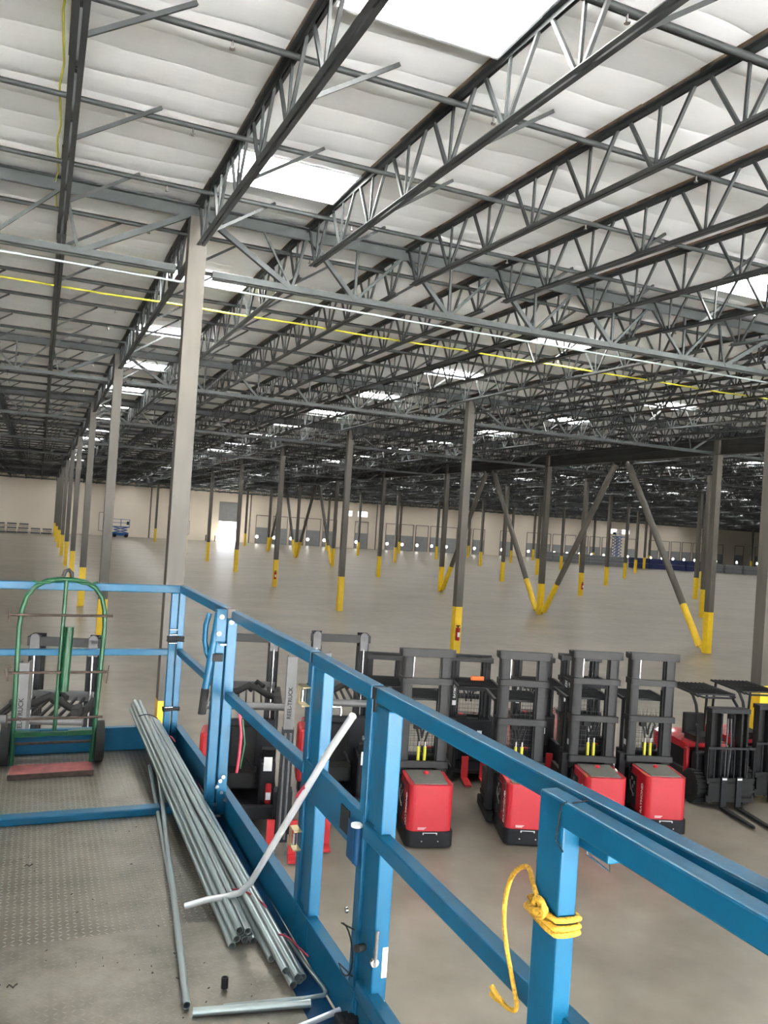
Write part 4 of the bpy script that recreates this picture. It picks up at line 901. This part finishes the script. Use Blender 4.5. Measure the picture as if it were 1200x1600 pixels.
tag(MB().tube(pts, .0075, 10).build('thin_bent_conduit', galv), 'thin conduit bent at the foot of the gate post, lying crosswise', 'conduit')
pts = [(.78, 2.42, DZP + .018), (1.0, 2.47, DZP + .03)]
tag(MB().tube(pts, .010, 10).build('cut_conduit', galv_b), 'bright conduit stub cut off by the bottom edge of the view', 'conduit')
for k, (x0, y0, z0, x1, z1) in enumerate([(.795, 3.28, DZP + .085, .91, DZP + .07), (.905, 2.93, DZP + .06, .975, DZP + .045), (.70, 5.62, 3.80, .81, 3.80), (.84, 5.30, 3.74, .88, 3.73)]):
    mb = MB(); n = 8
    mb.tube([(x0 + (x1 - x0) * q / n, y0 - .01 * q, z0 + .018 * math.sin(math.pi * q / n) + (z1 - z0) * q / n) for q in range(n + 1)] + ([(x1 + .02, y0 - .14, z1 - .005)] if k < 2 else []), .0035, 6)
    tag(mb.build('tape_tie', redmark if k != 2 else mast_m), ['red tape tie around the left conduit bundle near its open ends', 'red tape tie around the right conduit bundle near its open ends', 'dark tie around the far ends of the left conduit bundle', 'red tape tie around the far ends of the right conduit bundle'][k], 'tie')
t = thing('conduit_coupling', 'small dark steel coupling standing loose on the deck', 'coupling', (.682, 2.735, DZP + .008)); MB().pipe((0, 0, 0), (0, .004, .034), .012, .003).build('sleeve', mast_m, t)
rnd = random.Random(5)
bits = MB()
for q in range(90):
    x = rnd.uniform(-.1, .85); y = rnd.uniform(2.45, 4.3); s = rnd.uniform(.001, .0032); a = rnd.uniform(0, 3.14); l = rnd.uniform(1, 4)
    z = (3.588 if y < 3.2 else 3.578) + s / 2
    bits.bar((x, y, z), (x + s * l * math.cos(a), y + s * l * math.sin(a), z), s, s)
tag(bits.build('dirt_bits', debris_m), 'scattered dark dirt crumbs and metal chips on the deck', 'debris', None, 'stuff')
for (x, y, ln, lab) in [(.02, 2.93, .03, 'curled dark scrap lying on the worn deck at the left'), (.17, 2.42, .035, 'brown leaf-like scrap at the bottom left of the deck'), (.06, 3.88, .03, 'small dark twig lying on the tread plate at the left')]:
    pts = [(x + ln * k / 5 - ln / 2, y + .008 * math.sin(k * 1.6), 3.592 + .003 * math.sin(k * 1.1) ** 2) for k in range(6)]
    tag(MB().tube(pts, .003, 6).build('scrap', debris_m), lab, 'scrap')
mb = MB(); mb.tube([(.72, 2.475, 3.589), (.72, 2.475, 3.5905)], .022, 20); tag(mb.build('knockout_disc', galv), 'flat round metal disc on the deck below the crosswise conduit', 'disc')
# ---------------------------------------------------------------- yellow rope
px, py = .993, 1.355; hx, hy = .021 + .007, .0425 + .007
def loop(z, dz, sag=0):
    P = []
    for k in range(25):
        a = 2 * math.pi * k / 24; c, s_ = math.cos(a), math.sin(a)
        q = 1 / max(abs(c) / hx, abs(s_) / hy); q = q * .75 + .25 * math.hypot(hx, hy) * .8
        P.append((px + c * q, py + s_ * q, z + dz * k / 24 - sag * max(0, -s_)))
    return P
rp_ = thing('rope', 'yellow twisted rope knotted round the rail post, its frayed end hanging', 'rope', (0, 0, 0))
mb = MB(); mb.tube(loop(4.462, -.012) + loop(4.450, -.012, .004) + loop(4.438, -.010, .006), .0062, 8); mb.build('wraps', rope_m, rp_)
kn = Vector((.958, 1.345, 4.466))
pts = [kn + Vector((-.008, .018 * math.cos(a), .016 * math.sin(a))) for a in [k * .5 for k in range(14)]]
mb = MB(); mb.tube(pts, .0065, 8); mb.tube([kn + Vector((-.004, -.02, .004)), kn + Vector((-.014, 0, -.008)), kn + Vector((-.012, .022, -.012)), kn + Vector((-.008, .042, -.016))], .0072, 8); mb.build('knot', rope_m, rp_)
Xr = .985
pts = [(.955, 1.345, 4.462), (.950, 1.350, 4.480), (.960, 1.385, 4.495), (Xr, 1.44, 4.500), (Xr, 1.475, 4.483), (Xr, 1.503, 4.45), (Xr, 1.518, 4.405), (Xr, 1.520, 4.36), (Xr, 1.508, 4.315), (Xr, 1.485, 4.27), (Xr, 1.465, 4.235), (Xr, 1.452, 4.212), (Xr, 1.455, 4.196), (Xr, 1.475, 4.186), (Xr, 1.50, 4.182), (Xr, 1.515, 4.182)]
def smooth(P, n=4):
    P = [Vector(p) for p in P]; out = []
    for i in range(len(P) - 1):
        a, b, c, d = P[max(i - 1, 0)], P[i], P[i + 1], P[min(i + 2, len(P) - 1)]
        for k in range(n):
            t = k / n; out.append(.5 * ((2 * b) + (c - a) * t + (2 * a - 5 * b + 4 * c - d) * t * t + (3 * b - a - 3 * c + d) * t ** 3))
    return out + [P[-1]]
mb = MB(); mb.tube(smooth(pts), .0052, 8); mb.build('hanging_tail', rope_m, rp_)
mb = MB()
for a, b in (((Xr, 1.505, 4.183), (Xr - .005, 1.545, 4.182)), ((Xr, 1.50, 4.184), (Xr - .012, 1.535, 4.205))):
    mb.tube(smooth([a, ((a[0] + b[0]) / 2, (a[1] + b[1]) / 2, (a[2] + b[2]) / 2 - .003), b], 3), .0045, 7, r2=.006)
mb.build('frayed_strands', rope_m, rp_)
# red and green tag cord behind the folding post
mb = MB(); mb.tube([(1.03, 4.2, 4.15), (1.04, 4.18, 4.05), (1.035, 4.17, 3.93), (1.03, 4.18, 3.85)], .008, 6); o = mb.build('tag_cord', redmark); tag(o, 'red and green cord hanging beside the folding post', 'cord')
mb = MB(); mb.tube([(1.045, 4.19, 4.12), (1.06, 4.17, 4.0), (1.045, 4.18, 3.87)], .006, 6); mb.build('green_strand', green, o)
